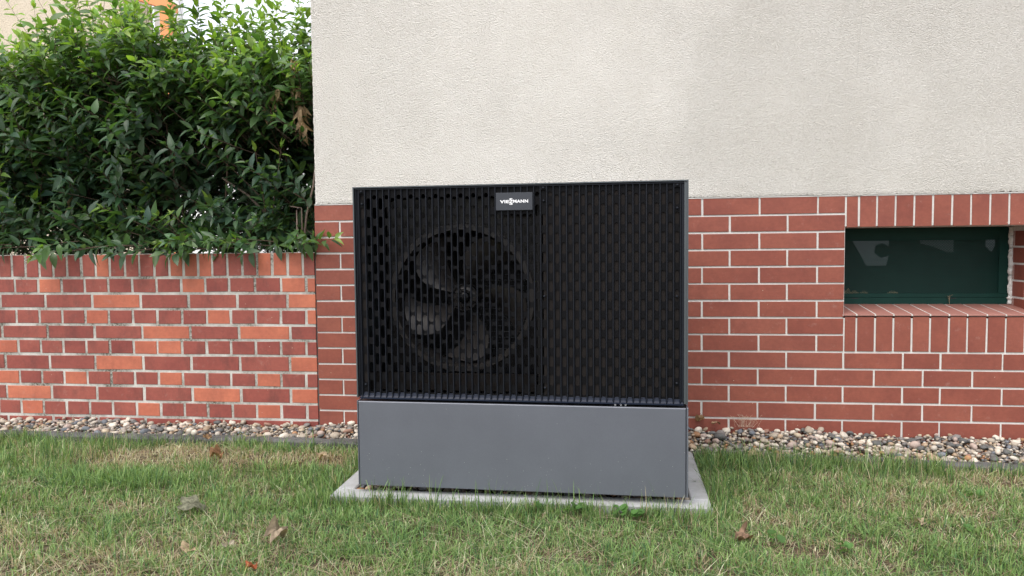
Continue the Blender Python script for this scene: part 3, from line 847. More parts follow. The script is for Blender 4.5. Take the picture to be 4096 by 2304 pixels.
def bz(py): return bz1-(py-315)/(1035-315)*(bz1-bz0)
letters('VIE', bx(412), bx(792), bz(745), bz(618), badge)
letters('S', bx(803), bx(943), bz(672), bz(546), badge)
letters('S', bx(803), bx(943), bz(812), bz(688), badge)
letters('MANN', bx(962), bx(1580), bz(735), bz(606), badge)
# inside: fan, shroud, guard wires, coil
MB().box(0.64, 0.648, 0.05, UD-0.01, ZB+t, ZTOP-t-0.001).obj('partition', MAT['interior'], hp)
MB().box(0.006, 0.64, UD-0.03, UD-0.02, ZB+0.01, ZTOP-0.01).obj('coil', MAT['interior'], hp)
FX, FZ, FR = 0.357, 0.728, 0.247
def disc_ring(b, r0, r1, y0, y1, n=72, cx_=FX, cz_=FZ):
    v = []; 
    for k in range(n):
        a = 2*math.pi*k/n; v += [(cx_+r0*math.cos(a), y0, cz_+r0*math.sin(a)), (cx_+r1*math.cos(a), y1, cz_+r1*math.sin(a))]
    b.add(v, [(2*k, 2*k+1, (2*k+3) % (2*n), (2*k+2) % (2*n)) for k in range(n)])
b = MB()
disc_ring(b, FR, FR+0.022, 0.115, 0.125); disc_ring(b, FR, FR-0.002, 0.115, 0.235); disc_ring(b, FR-0.001, FR+0.017, 0.112, 0.113)
b.obj('fan_ring', MAT['fan'], hp, True)
# shroud plate around the ring
b = MB(); n = 72; v = []
for k in range(n):
    a = 2*math.pi*k/n; c, s = math.cos(a), math.sin(a)
    m = max(abs(c)/0.275, abs(s)/0.345); rr_ = 1/m
    v += [(FX+(FR+0.021)*c, 0.126, FZ+(FR+0.021)*s), (min(0.636, max(0.03, FX+rr_*c)), 0.126, FZ+0.01+rr_*s)]
b.add(v, [(2*k, 2*k+1, (2*k+3) % (2*n), (2*k+2) % (2*n)) for k in range(n)])
b.obj('shroud_plate', MAT['shroud'], hp)
# base tray seen through the lowest slots
b = MB(); b.box(0.03, 0.63, 0.06, 0.20, ZB+0.02, ZB+0.05); b.box(0.03, 0.63, 0.06, 0.066, ZB+0.05, ZB+0.082); b.obj('base_tray', MAT['backing'], hp)
# blades
def blade(ang):
    nr, nt_ = 12, 9; v = []; f = []
    for i in range(nr+1):
        u = i/nr; r = 0.050+(FR-0.012-0.050)*u
        wd = math.radians(25+17*math.sin(min(1, u*1.15)*math.pi*0.62)); sweep = math.radians(-26*u*u+6*u)
        for j in range(nt_+1):
            q = j/nt_-0.5
            a = ang+sweep+wd*q
            y = 0.195-0.050*q*(1.0-0.25*u)*2*0.8-0.012*math.cos(q*math.pi)*1.2-0.012*u
            rr_ = r*(1-0.10*max(0, q-0.25)*u*2)
            v.append((FX+rr_*math.cos(a), y, FZ+rr_*math.sin(a)))
    for i in range(nr):
        for j in range(nt_): f.append((i*(nt_+1)+j, i*(nt_+1)+j+1, (i+1)*(nt_+1)+j+1, (i+1)*(nt_+1)+j))
    return MB().add(v, f)
fan = empty('fan', (0, 0, 0)); fan.parent = hp
for q, a in enumerate((145, 217, 289, 361, 73)):
    blade(math.radians(a)).obj('fan_blade', MAT['fan'], fan, True)
b = MB(); b.tube([(FX, 0.235, FZ), (FX, 0.175, FZ), (FX, 0.166, FZ)], [0.052, 0.050, 0.044], 40); b.obj('hub', MAT['fan'], fan, True)
b = MB()
disc_ring(b, 0.050, 0.044, 0.160, 0.160, 40); disc_ring(b, 0.030, 0.025, 0.158, 0.158, 40); disc_ring(b, 0.050, 0.052, 0.160, 0.175, 40)
for k in range(10):
    a = 2*math.pi*k/10; b.tube([(FX+0.022*math.cos(a), 0.160, FZ+0.022*math.sin(a)), (FX+0.047*math.cos(a+.2), 0.160, FZ+0.047*math.sin(a+.2))], 0.0022, 5)
b.obj('hub_spokes', MAT['shroud'], fan, True)
MB().tube([(FX, 0.160, FZ), (FX, 0.152, FZ)], [0.022, 0.018], 24).obj('hub_cap', MAT['shroud'], fan, True)
b = MB()
for k in range(14): b.tube([(FX+0.02, 0.33, FZ-0.21+0.022*k), (FX+0.26, 0.33, FZ-0.21+0.022*k)], 0.0012, 4)
for k in range(3): b.tube([(FX+0.07+0.02*k, 0.328, FZ-0.03), (FX+0.19+0.02*k, 0.328, FZ-0.16)], 0.0015, 4)
b.obj('guard_wires', MAT['wire'], hp)

# ------------------------------------------------------------------ base cover
bc = empty('base_cover', (0.5173, -0.9442, 0), UA)
tag(bc, 'plain grey metal base cover below the black heat pump grille, flecked with dried grass', 'base cover')
Z0, Z1 = 0.070, 0.3725
def panel_front(x0, x1, y, z0, z1, c=0.0022, t=0.012):
    b = MB()
    b.cbox(x0, x1, y, y+t, z0, z1, c)
    return b
panel_front(0.0045, W-0.0065, -0.001, Z0, Z1-0.0015).obj('front_panel', MAT['panel'], bc)
for (x0, x1) in ((-0.0005, 0.0030), (W-0.0045, W+0.0015)):
    b = MB(); b.cbox(x0, x1, -0.001, UD-0.02, Z0+0.001, Z1, 0.001); b.obj('side_panel', MAT['panel'], bc)
b = MB(); b.box(0.0045, W-0.0065, 0.0115, UD-0.03, Z1-0.006, Z1-0.003); b.obj('top_sheet', MAT['shell'], bc)
b = MB(); b.box(0.004, W-0.006, 0.004, 0.03, Z0+0.01, Z1-0.008); b.obj('inner_frame', MAT['interior'], bc)
b = MB(); b.box(0.005, W-0.006, UD-0.035, UD-0.03, Z0, Z1-0.01); b.obj('rear_panel', MAT['panel'], bc)
for x in (0.19, 0.92):
    b = MB(); b.box(x, x+0.07, 0.12, 0.20, 0.02, Z1-0.008); b.obj('foot', MAT['concrete'], bc)
for x in (0.905, 0.924, 0.940):
    b = MB(); b.tube([(x, 0.03, Z1+0.001), (x, 0.024, Z1+0.001)], 0.0035, 10); b.obj('cable_eyelet', MAT['white_print'], bc)

# ------------------------------------------------------------------ leaves
def leaf_template(curl=0.25, fold=0.25, wr=0.20, wav=0.0):
    st = [0.0, 0.22, 0.48, 0.75, 1.0]; wd = [0.05, 0.85, 1.0, 0.62, 0.0]
    V = []; 
    for s, w in zip(st, wd):
        z = -curl*s*s
        V.append((0, s, z))
    for side in (-1, 1):
        for i in (1, 2, 3):
            w = wd[i]*wr; V.append((side*w, st[i]-0.03, -curl*st[i]**2+fold*w+wav*math.sin(i*2.1+side)))
    V = np.array(V)
    F3 = [(0, 5, 1), (3, 7, 4), (0, 1, 8), (3, 4, 10)]
    F4 = [(1, 5, 6, 2), (2, 6, 7, 3), (1, 2, 9, 8), (2, 3, 10, 9)]
    return V, np.array(F3), np.array(F4)
TEMPL = [leaf_template(0.15, 0.35, 0.19), leaf_template(0.30, 0.3, 0.22), leaf_template(0.45, 0.5, 0.17, 0.01), leaf_template(0.05, 0.6, 0.21, 0.015)]
LF3, LF4 = TEMPL[0][1], TEMPL[0][2]
def basis(d, up):
    """columns x (width), y (along leaf d), z (upper side)"""
    d = d/np.linalg.norm(d); x = np.cross(d, up); n = np.linalg.norm(x)
    if n < 1e-3: x = np.array([1.0, 0, 0]); n = 1
    x = x/n; z = np.cross(x, d); return np.stack([x, d, z], 1)
class Leaves:
    def __init__(s): s.items = []      # (pos, B, size, template, tint)
    def add(s, pos, d, up, size, tint, tm=None):
        s.items.append((np.array(pos), basis(np.array(d), np.array(up)), size, random.randrange(4) if tm is None else tm, np.array(tint)))
    def mesh(s, items, name, mat):
        V, A, B_, T = [], [], [], []
        for k, (p, Bm, sz, tm, tint) in enumerate(items):
            V.append(TEMPL[tm][0]@Bm.T*sz+p); A.append(LF3+11*k); B_.append(LF4+11*k); T.append(np.tile(tint, (11, 1)))
        return np_mesh(name, np.concatenate(V), [np.concatenate(A), np.concatenate(B_)], mat, np.concatenate(T), True)
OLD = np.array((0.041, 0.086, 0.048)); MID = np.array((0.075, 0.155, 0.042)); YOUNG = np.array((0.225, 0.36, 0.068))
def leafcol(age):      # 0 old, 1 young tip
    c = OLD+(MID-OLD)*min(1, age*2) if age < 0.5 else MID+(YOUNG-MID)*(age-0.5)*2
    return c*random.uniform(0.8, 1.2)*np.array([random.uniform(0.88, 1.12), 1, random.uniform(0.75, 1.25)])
LV = Leaves(); TW = MB()
def shoot(base, d, length, youth=0.3, lsize=0.062, sp=0.030, droop=0.25, rad=0.0022, start=0.12, stem=True, lift=0.0):
    d = np.array(d, float); d /= np.linalg.norm(d); p = np.array(base, float)
    n = max(3, int(length/sp)); pts = [p.copy()]; ph = random.uniform(0, 6.28)
    wob = rng.normal(size=3)*0.05
    for i in range(n):
        t_ = i/n
        d = d+np.array([0, 0, -droop*sp*(1 if t_ > 0.3 else 0.3)+lift*sp])+wob*sp*3+rng.normal(size=3)*0.02
        d /= np.linalg.norm(d); p = p+d*sp; pts.append(p.copy())
        if t_ < start: continue
        a = np.cross(d, [0.3, 0.2, 1.0]); a /= np.linalg.norm(a); b_ = np.cross(d, a)
        an = ph+(i % 2)*math.pi/2+rng.normal()*0.25
        for sgn in (1, -1):
            if random.random() < 0.06: continue
            side = sgn*(a*math.cos(an)+b_*math.sin(an))
            ld = d*random.uniform(0.35, 0.9)+side*1.0+np.array([0, -0.12, random.uniform(-0.35, 0.1)])
            if t_ > 0.85: ld = d*1.6+side*0.7
            sz = lsize*random.uniform(0.6, 1.3)*(1.0 if t_ < 0.75 else 1.25-t_*0.62)
            up = np.array([0, -0.35, 1.0])+rng.normal(size=3)*0.35+d*0.3
            age = youth*(0.35+0.65*t_)+(0.35*youth if t_ > 0.8 else 0)+rng.normal()*0.06
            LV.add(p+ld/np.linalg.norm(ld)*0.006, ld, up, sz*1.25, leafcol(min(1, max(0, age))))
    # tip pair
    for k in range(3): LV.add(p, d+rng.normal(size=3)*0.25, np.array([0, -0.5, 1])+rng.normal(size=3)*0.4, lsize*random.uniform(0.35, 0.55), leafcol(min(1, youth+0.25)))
    if stem: TW.tube([tuple(q) for q in pts[::2]+[pts[-1]]], [rad*(1-0.7*k/len(pts[::2])) for k in range(len(pts[::2])+1)], 4, False)
hedge = empty('hedge', (-1.2, 0.6, 0))
tag(hedge, 'tall leafy green hedge growing behind the low garden wall beside the stucco house', 'hedge')
def htop(x): return float(np.interp(x, [-3.4, -2.15, -1.55, -1.0, -0.5, 0.0], [1.82, 1.83, 2.00, 2.00, 1.90, 1.83]))
def hollow(x, z, y):
    """how open the hedge is: few leaves among the bare stems low on the right"""
    if -0.95 < x < -0.10 and 1.02 < z < 1.42 and y < 0.6: return 0.80
    if z < 1.12: return 0.15
    return 0.0
branches = []
for k in range(46):
    x = -2.9+2.85*(k+random.random()*0.7)/46; y = random.uniform(0.42, 0.95)
    p = Vector((x, y, 0)); d = Vector((random.uniform(-.20, .16), random.uniform(-.10, .06), 1)); pts = [p.copy()]
    L_ = random.uniform(1.6, 2.0)
    for q in range(12):
        d = (d+Vector((random.uniform(-.06, .06), random.uniform(-.06, .05), 0.05))).normalized(); p = p+d*L_/12
        p.x = min(p.x, -0.03); pts.append(p.copy())
    b = MB(); b.tube([tuple(q-Vector((-1.2, 0.6, 0))) for q in pts], [random.uniform(0.007, 0.012)*(1-0.6*q/12) for q in range(13)], 6)
    b.obj('branch', MAT['bark'], hedge, True); branches.append(pts)
# body of the hedge
for k in range(2300):
    x = random.uniform(-3.3, -0.06); y = random.uniform(0.20, 1.02)
    zt = htop(x); z = 0.88+(zt-0.88)*random.random()**0.85
    if random.random() < hollow(x, z, y)*(1.0 if y < 0.7 else 0.55): continue
    h = (z-0.88)/(zt-0.88)
    front = 1-(y-0.2)/0.8
    d = (random.gauss(-0.30, 0.5), random.gauss(-0.55*front-0.05, 0.35), random.uniform(0.35, 1.2))
    ln = random.uniform(0.18, 0.42)
    if z+ln*0.8 > zt+0.12: z = zt-ln*0.8+0.1*random.random()
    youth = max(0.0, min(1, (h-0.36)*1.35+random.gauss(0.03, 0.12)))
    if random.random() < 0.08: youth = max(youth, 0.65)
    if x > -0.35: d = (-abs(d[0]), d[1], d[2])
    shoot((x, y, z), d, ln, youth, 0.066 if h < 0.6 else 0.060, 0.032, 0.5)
# dense older foliage of the rear half, down to the ground
for k in range(1500):
    x = random.uniform(-3.6, -0.05); y = random.uniform(0.75, 1.45); z = 0.45+(htop(x)-0.55)*random.random()
    if z < 1.2 and random.random() < 0.25: continue
    d = (random.gauss(-0.1, 0.6), random.gauss(-0.1, 0.5), random.uniform(0.1, 0.9))
    if x > -0.35: d = (-abs(d[0]), d[1], d[2])
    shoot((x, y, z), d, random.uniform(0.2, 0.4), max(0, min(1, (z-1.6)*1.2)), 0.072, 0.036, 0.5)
# upright shoots along the top
for k in range(170):
    x = random.uniform(-3.2, -0.04); y = random.uniform(0.25, 1.0); zt = htop(x)
    zt += 0.0
    d = (random.gauss(-0.05, 0.22), random.gauss(-0.05, 0.15), 1)
    if x > -0.3: d = (random.uniform(-.25, 0.0), d[1], 1)
    shoot((x, y, zt-0.10), d, random.uniform(0.25, 0.62), 0.9, 0.062, 0.036, 0.1, 0.002)
# arching shoots on the face
for k in range(70):
    x = random.uniform(-2.4, -0.15); z = random.uniform(1.05, 1.85)
    if random.random() < hollow(x, z, .2)*0.6: continue
    h = (z-0.9)/1.1
    shoot((x, random.uniform(0.22, 0.38), z), (random.gauss(-0.55, 0.3), -0.35, random.uniform(0.5, 1.0)), random.uniform(0.30, 0.5), min(1, 0.35+0.5*h+random.gauss(0, .12)), 0.062, 0.034, 0.35, 0.0024)
# foliage resting along the wall top and a few shoots hanging over it
for k in range(95):
    x = random.uniform(-2.6, -0.08)
    dens = 1.0 if x > -1.35 else 0.55
    if random.random() > dens: continue
    shoot((x, random.uniform(0.20, 0.42), random.uniform(0.90, 0.99)), (random.gauss(-0.3, 0.6), random.uniform(-0.5, -0.1), random.uniform(0.1, 0.7)), random.uniform(0.14, 0.28), 0.2 if random.random() < 0.75 else 0.75, 0.060, 0.030, 0.7)
for k in range(150):
    shoot((random.uniform(-2.7, -0.06), random.uniform(0.26, 0.6), random.uniform(0.84, 0.95)), (random.gauss(-0.2, 0.7), random.gauss(-0.2, 0.4), random.uniform(0.0, 0.6)), random.uniform(0.14, 0.28), 0.1, 0.062, 0.032, 0.7)
# low sprays over the coping (real ones in the photo)
shoot((-0.42, 0.09, 0.935), (-0.9, -0.50, 0.10), 0.36, 0.55, 0.062, 0.030, 0.5)
shoot((-0.36, 0.07, 0.915), (-1.0, -0.42, 0.0), 0.42, 0.35, 0.060, 0.036, 0.5)
shoot((-0.22, 0.06, 0.92), (0.35, -0.75, 0.05), 0.16, 0.35, 0.055, 0.034, 1.2)
shoot((-0.3, 0.04, 0.905), (-0.2, -0.9, -0.1), 0.15, 0.25, 0.055, 0.034, 2.5)
shoot((-0.10, 0.02, 0.925), (0.95, -0.38, 0.0), 0.25, 0.6, 0.052, 0.030, 0.0, lift=0.6)
shoot((-0.13, 0.03, 0.905), (0.8, -0.6, 0.25), 0.17, 0.65, 0.058, 0.030, 0.2)
shoot((-0.98, 0.04, 0.93), (-0.2, -0.9, 0.0), 0.14, 0.15, 0.06, 0.034, 2.0)
shoot((-0.8, 0.04, 0.92), (0.3, -0.9, 0.0), 0.13, 0.15, 0.06, 0.034, 2.5)
for (x, yy) in ((-1.62, 0.2), (-1.30, 0.2), (-1.12, 0.2), (-0.90, 0.2), (-0.72, 0.18), (-0.55, 0.18), (-0.40, 0.18), (-0.26, 0.16), (-0.12, 0.16)):
    for q in range(2): shoot((x+random.gauss(0, .04), 0.07, 0.92+random.uniform(-.01, .04)), (random.gauss(-0.3, 0.5), -0.7, random.uniform(-0.1, 0.25)), random.uniform(0.15, 0.26), random.choice((0.15, 0.3, 0.6)), 0.058, 0.032, 0.9)
# bright upright sucker in front of the bare stems
shoot((-0.305, 0.18, 0.93), (-0.16, -0.03, 1), 0.47, 0.80, 0.058, 0.036, 0.0, 0.003, 0.1)
shoot((-0.300, 0.17, 1.02), (0.16, -0.03, 1), 0.40, 0.72, 0.055, 0.036, 0.0, 0.003, 0.1)
shoot((-0.66, 0.18, 0.94), (-0.75, -0.3, 0.7), 0.24, 0.75, 0.058, 0.036, 0.3)
shoot((-0.95, 0.2, 1.0), (-0.8, -0.3, 0.5), 0.30, 0.7, 0.062, 0.034, 0.3)
shoot((-0.17, 0.20, 1.70), (0.05, -0.2, 1), 0.20, 1.0, 0.055, 0.03, 0.0)
shoot((-0.04, 0.25, 1.68), (-0.05, -0.15, 1), 0.18, 1.0, 0.055, 0.03, 0.0)
# leaves nearest the viewer become objects of their own
items = [it for it in LV.items if not (it[0][0] > -0.012 and it[0][1] > -0.01)]
items = [it for it in items if not (it[0][2]+it[2]*it[1][2, 1] < 0.90 and it[0][1]+it[2]*it[1][1, 1] > -0.006)]
items.sort(key=lambda it: it[0][1]-1.2*it[2] if -1.9 < it[0][0] and it[0][2] < 2.25 else 9)
near, far = items[:296], items[296:]
lm = {}
for (p, Bm, sz, tm, tint) in near:
    lum = tint[1]; q = min(5, int(lum/0.045)); key = (tm, q, random.randrange(2))
    if key not in lm:
        base = tint
        lm[key] = np_mesh('leaf', TEMPL[tm][0], [LF3, LF4], MAT['leaf'], np.tile(base, (11, 1)), True)
    o = link('leaf', lm[key], hedge)
    m4 = Matrix([[Bm[i][j]*sz for j in range(3)]+[p[i]-(-1.2, 0.6, 0)[i]] for i in range(3)]+[[0, 0, 0, 1]])
    o.matrix_local = m4
fo = link('foliage', LV.mesh(far, 'foliage', MAT['leaf']), hedge); fo.location = (1.2, -0.6, 0); tag(fo, kind='stuff')
tw = TW.obj('twigs', MAT['bark'], hedge, True); tw.location = (1.2, -0.6, 0); tag(tw, kind='stuff')
# bare grey twigs low on the right
b = MB()
b.tube([(-0.145, 0.2, 0.90), (-0.13, 0.22, 1.08), (-0.10, 0.24, 1.22), (-0.075, 0.25, 1.42)], [0.007, 0.006, 0.005, 0.003], 6)
b.tube([(-0.155, 0.18, 0.90), (-0.165, 0.18, 1.0), (-0.17, 0.19, 1.10)], [0.006, 0.005, 0.003], 6)
b.tube([(-0.135, 0.17, 1.0), (-0.135, 0.17, 1.11), (-0.20, 0.17, 1.12)], [0.004, 0.003, 0.003], 6)
b.tube([(-0.62, 0.3, 1.28), (-0.5, 0.34, 1.19), (-0.42, 0.36, 1.10)], [0.005, 0.007, 0.009], 6)
b.tube([(-0.45, 0.2, 0.97), (-0.38, 0.19, 1.04), (-0.26, 0.18, 1.06)], [0.003, 0.003, 0.002], 6)
o = b.obj('bare_twig', plain('grey_twig', (0.20, 0.15, 0.12), 0.8, var=0.3, vscale=80, bstr=0.5), hedge, True); o.location = (1.2, -0.6, 0)
# withered leaves hanging at the right
WL = Leaves(); WT = MB()
for (x, y, z, n) in ((-0.165, 0.20, 1.80, 10), (-0.150, 0.19, 1.68, 14), (-0.135, 0.19, 1.57, 14), (-0.130, 0.19, 1.50, 10), (-0.27, 0.20, 1.66, 9), (-0.31, 0.20, 1.58, 9), (-0.06, 0.24, 1.78, 6), (-0.03, 0.22, 1.37, 7), (-1.45, 0.25, 1.16, 5)):
    for k in range(n):
        WL.add((x+random.gauss(0, .010), y+random.gauss(0, .012), z+random.uniform(0, .06)), (random.gauss(0, .25), random.gauss(0, .25), -1), rng.normal(size=3), random.uniform(0.05, 0.085), np.array((0.46, 0.33, 0.20))*random.uniform(0.55, 1.15), random.choice((2, 3)))
o = link('withered_leaves', WL.mesh(WL.items, 'withered_leaves', MAT['dryleaf']), hedge); o.location = (1.2, -0.6, 0)

# ------------------------------------------------------------------ lawn
def blades(x, y, h, w, tint, lean=0.5, curve=0.6, zoff=None):
    n = len(x); r = rng
    az = r.uniform(0, 2*math.pi, n); faz = az+math.pi/2+r.normal(0, 0.5, n)
    ln = np.abs(r.normal(0, lean, n))
    z0 = ground_h(x, y)-0.006 if zoff is None else zoff
    lev = [0.0, 0.45, 0.8, 1.0]; V = np.zeros((n, 7, 3)); wid = [1.0, 0.85, 0.5]
    dx, dy = np.cos(az), np.sin(az); wx, wy = np.cos(faz)*w/2, np.sin(faz)*w/2
    for i, s in enumerate(lev):
        hor = h*(ln*s*0.5+curve*np.abs(ln)*s*s*0.7); ver = h*s*(1-0.25*np.minimum(ln, 1.5)*s)
        cx_, cy_, cz_ = x+dx*hor, y+dy*hor, z0+ver
        if i < 3:
            V[:, 2*i] = np.stack([cx_-wx*wid[i], cy_-wy*wid[i], cz_], 1); V[:, 2*i+1] = np.stack([cx_+wx*wid[i], cy_+wy*wid[i], cz_], 1)
        else: V[:, 6] = np.stack([cx_, cy_, cz_], 1)
    base = (np.arange(n)*7)[:, None]
    F4 = np.concatenate([base+np.array([[0, 1, 3, 2]]), base+np.array([[2, 3, 5, 4]])]); F3 = base+np.array([[4, 5, 6]])
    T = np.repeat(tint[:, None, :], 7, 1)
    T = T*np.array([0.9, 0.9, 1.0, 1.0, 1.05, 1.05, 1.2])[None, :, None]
    return V.reshape(-1, 3), F4, F3, T.reshape(-1, 3)
def in_hard(x, y, m=0.0):
    ring = (x > 0.425+m) & (x < 1.740-m) & (y > -0.992+m) & (y < -0.295-m)
    return ring | (y > np.interp(x, [-2.5, -1.29, 0.22, 1.98, 3.02, 4.5], [-0.182, -0.188, -0.197, -0.248, -0.301, -0.375])-0.058-m)
def blob(x, y, cx_, cy_, rx, ry): return np.exp(-(((x-cx_)/rx)**2+((y-cy_)/ry)**2))
def dryness(x, y):
    d = 0.31+0.36*fbm(x, y, 21, 1.1, 4)+0.22*fbm(x, y, 22, 5.0, 3)
    for (cx_, cy_, rx, ry, a) in ((-0.85, -0.55, 0.30, 0.13, 0.75), (-0.55, -0.42, 0.30, 0.06, 0.5), (-0.12, -0.52, 0.3, 0.10, 0.55), (0.2, -0.50, 0.16, 0.09, 0.6), (2.75, -0.50, 0.35, 0.13, 0.65), (-0.25, -1.12, 0.22, 0.07, 0.5), (2.3, -0.85, 0.3, 0.1, 0.2), (-0.2, -1.5, 0.6, 0.1, 0.15)):
        d = d+a*blob(x, y, cx_, cy_, rx, ry)
    for (cx_, cy_, rx, ry, a) in ((-1.3, -0.55, 0.30, 0.25, 0.5), (-0.45, -0.85, 0.4, 0.14, 0.35), (2.05, -0.40, 0.32, 0.13, 0.7), (1.0, -1.12, 0.8, 0.10, 0.35), (0.3, -0.75, 0.2, 0.2, 0.35), (2.35, -1.35, 0.3, 0.12, 0.4), (-1.1, -1.2, 0.3, 0.2, 0.2)):
        d = d-a*blob(x, y, cx_, cy_, rx, ry)
    return np.clip(d, 0, 1)
GR1, GR2, GR3 = np.array((0.125, 0.235, 0.075)), np.array((0.250, 0.350, 0.130)), np.array((0.062, 0.140, 0.055))
ST1, ST2, ST3 = np.array((0.50, 0.43, 0.29)), np.array((0.33, 0.245, 0.17)), np.array((0.60, 0.60, 0.42))
def tints(n, dry):
    u = rng.random(n)[:, None]; k = rng.random(n)[:, None]
    g = GR1+(GR2-GR1)*u; g = np.where(k < 0.22, GR3, g)
    s = ST1+(ST2-ST1)*u; s = np.where(k < 0.25, ST3, s)
    isd = (rng.random(n) < dry)[:, None]
    c = np.where(isd, s, g)*rng.uniform(0.65, 1.25, n)[:, None]
    return c, isd[:, 0]
Vs, A4, A3, Ts = [], [], [], []; off = 0
def put(res):
    global off
    V, F4, F3, T = res; Vs.append(V); A4.append(F4+off); A3.append(F3+off); Ts.append(T); off += len(V)
def field(n, x0, x1, y0, y1, hm, wm, lean, margin=0.004):
    x = rng.uniform(x0, x1, n); y = rng.uniform(y0, y1, n)
    ok = ~in_hard(x, y, -margin); x, y = x[ok], y[ok]
    dry = dryness(x, y); dens = np.clip(0.60+0.55*fbm(x, y, 31, 5.0, 3)+0.45*(0.7-dry), 0.10, 1)
    ok = rng.random(len(x)) < dens; x, y, dry = x[ok], y[ok], dry[ok]
    c, isd = tints(len(x), dry*0.95)
    tall = 1+0.45*fbm(x, y, 33, 3.2, 3)+0.5*(1-dry)*(y > -0.9)
    h = hm*rng.uniform(0.55, 1.35, len(x))*tall*np.where(isd, 0.72, 1.0)
    put(blades(x, y, h, wm*rng.uniform(0.7, 1.3, len(x)), c, lean))
field(30000, -2.0, 3.3, -0.62, -0.24, 0.036, 0.0032, 0.85)
field(60000, -1.9, 3.2, -1.10, -0.62, 0.035, 0.0030, 0.95)
field(66000, -1.4, 3.1, -1.72, -1.10, 0.034, 0.0028, 1.05)
field(26000, -3.0, 4.3, -3.4, -1.72, 0.036, 0.004, 0.6)
field(5000, -3.0, -1.9, -1.8, -0.24, 0.036, 0.004, 0.5); field(5000, 3.2, 4.3, -1.8, -0.24, 0.036, 0.004, 0.5)
# matted straw lying on the soil
n = 26000; x = rng.uniform(-2, 3.3, n); y = rng.uniform(-1.75, -0.25, n); ok = ~in_hard(x, y, 0); x, y = x[ok], y[ok]
dry = dryness(x, y); ok = rng.random(len(x)) < 0.35+dry; x, y = x[ok], y[ok]
c, _ = tints(len(x), np.full(len(x), 0.97)); put(blades(x, y, rng.uniform(0.02, 0.05, len(x)), np.full(len(x), 0.0022), c*0.85, 2.6, 1.0))
# taller tufts: along the edging, beside and in front of the kerb ring, and loose clumps
tf = []
for k in range(130):
    x = random.uniform(-1.8, 3.3)
    if 0.4 < x < 1.76: continue
    w_ = 1.0 if (x < -0.85 or 1.76 < x < 2.7) else 0.35
    if random.random() < w_: tf.append((x, float(edge_y(x))-0.066-abs(random.gauss(0, .03)), random.uniform(0.045, 0.085), 26, 0.018))
for k in range(120): tf.append((random.uniform(0.36, 1.80), -1.000-abs(random.gauss(0, 0.020)), random.uniform(0.035, 0.072), 22, 0.02))
for k in range(9): tf.append((random.uniform(0.36, 0.46), -1.0-abs(random.gauss(0, 0.01)), random.uniform(0.06, 0.09), 26, 0.02))
for k in range(14): tf.append((random.uniform(-1.4, 2.9), random.uniform(-1.6, -1.1), random.uniform(0.06, 0.10), 14, 0.02))
for k in range(16): tf.append((random.uniform(0.36, 0.42), random.uniform(-0.98, -0.35), random.uniform(0.05, 0.09), 30, 0.02))
for k in range(26): tf.append((1.762+abs(random.gauss(0, 0.03)), random.uniform(-0.95, -0.32), random.uniform(0.05, 0.085), 26, 0.02))
for k in range(60): tf.append((random.uniform(-1.6, -0.7), random.uniform(-0.8, -0.26), random.uniform(0.05, 0.10), 28, 0.03))
for k in range(60): tf.append((random.uniform(1.8, 2.7), random.uniform(-0.50, -0.31), random.uniform(0.06, 0.115), 28, 0.03))
for k in range(90): tf.append((random.uniform(-1.3, 3.0), random.uniform(-1.6, -0.4), random.uniform(0.04, 0.062), 14, 0.018))
for k in range(30): tf.append((random.uniform(0.44, 1.74), -1.005-abs(random.gauss(0, 0.01)), random.uniform(0.08, 0.125), 5, 0.012))
for (x, y) in ((0.07, -0.27), (-0.28, -0.27), (2.28, -0.33), (3.05, -0.37)): tf.append((x, y, 0.11, 22, 0.022))
for (x, y, h, n, sd) in tf:
    xx = x+rng.normal(0, sd, n); yy = y+rng.normal(0, sd, n); ok = ~in_hard(xx, yy, 0.0); xx, yy = xx[ok], yy[ok]
    if len(xx) == 0: continue
    c, _ = tints(len(xx), np.full(len(xx), 0.10)); put(blades(xx, yy, h*rng.uniform(0.6, 1.25, len(xx)), np.full(len(xx), 0.0027), c*0.92, 0.32, 1.1))
# single long stalks against the cover
for (x, y, h) in ((0.60, -1.005, .12), (0.63, -1.01, .10), (0.655, -1.0, .13), (0.70, -1.01, .11), (0.86, -1.0, .10), (1.05, -1.005, .09), (1.20, -1.01, .13), (1.26, -1.0, .12), (1.31, -1.01, .11), (1.35, -1.0, .10), (1.45, -1.01, .09), (0.52, -1.01, .09)):
    n = 3; c, _ = tints(n, np.full(n, 0.15)); put(blades(x+rng.normal(0, .006, n), np.full(n, y), h*rng.uniform(.7, 1.0, n), np.full(n, 0.0032), c, 0.35, 0.8))
lawn = link('grass', np_mesh('grass', np.concatenate(Vs), [np.concatenate(A4), np.concatenate(A3)], MAT['grass'], np.clip(np.concatenate(Ts), 0, 1)))
tag(lawn, 'short patchy green lawn grass mixed with dry straw in front of the house', 'grass', kind='stuff')

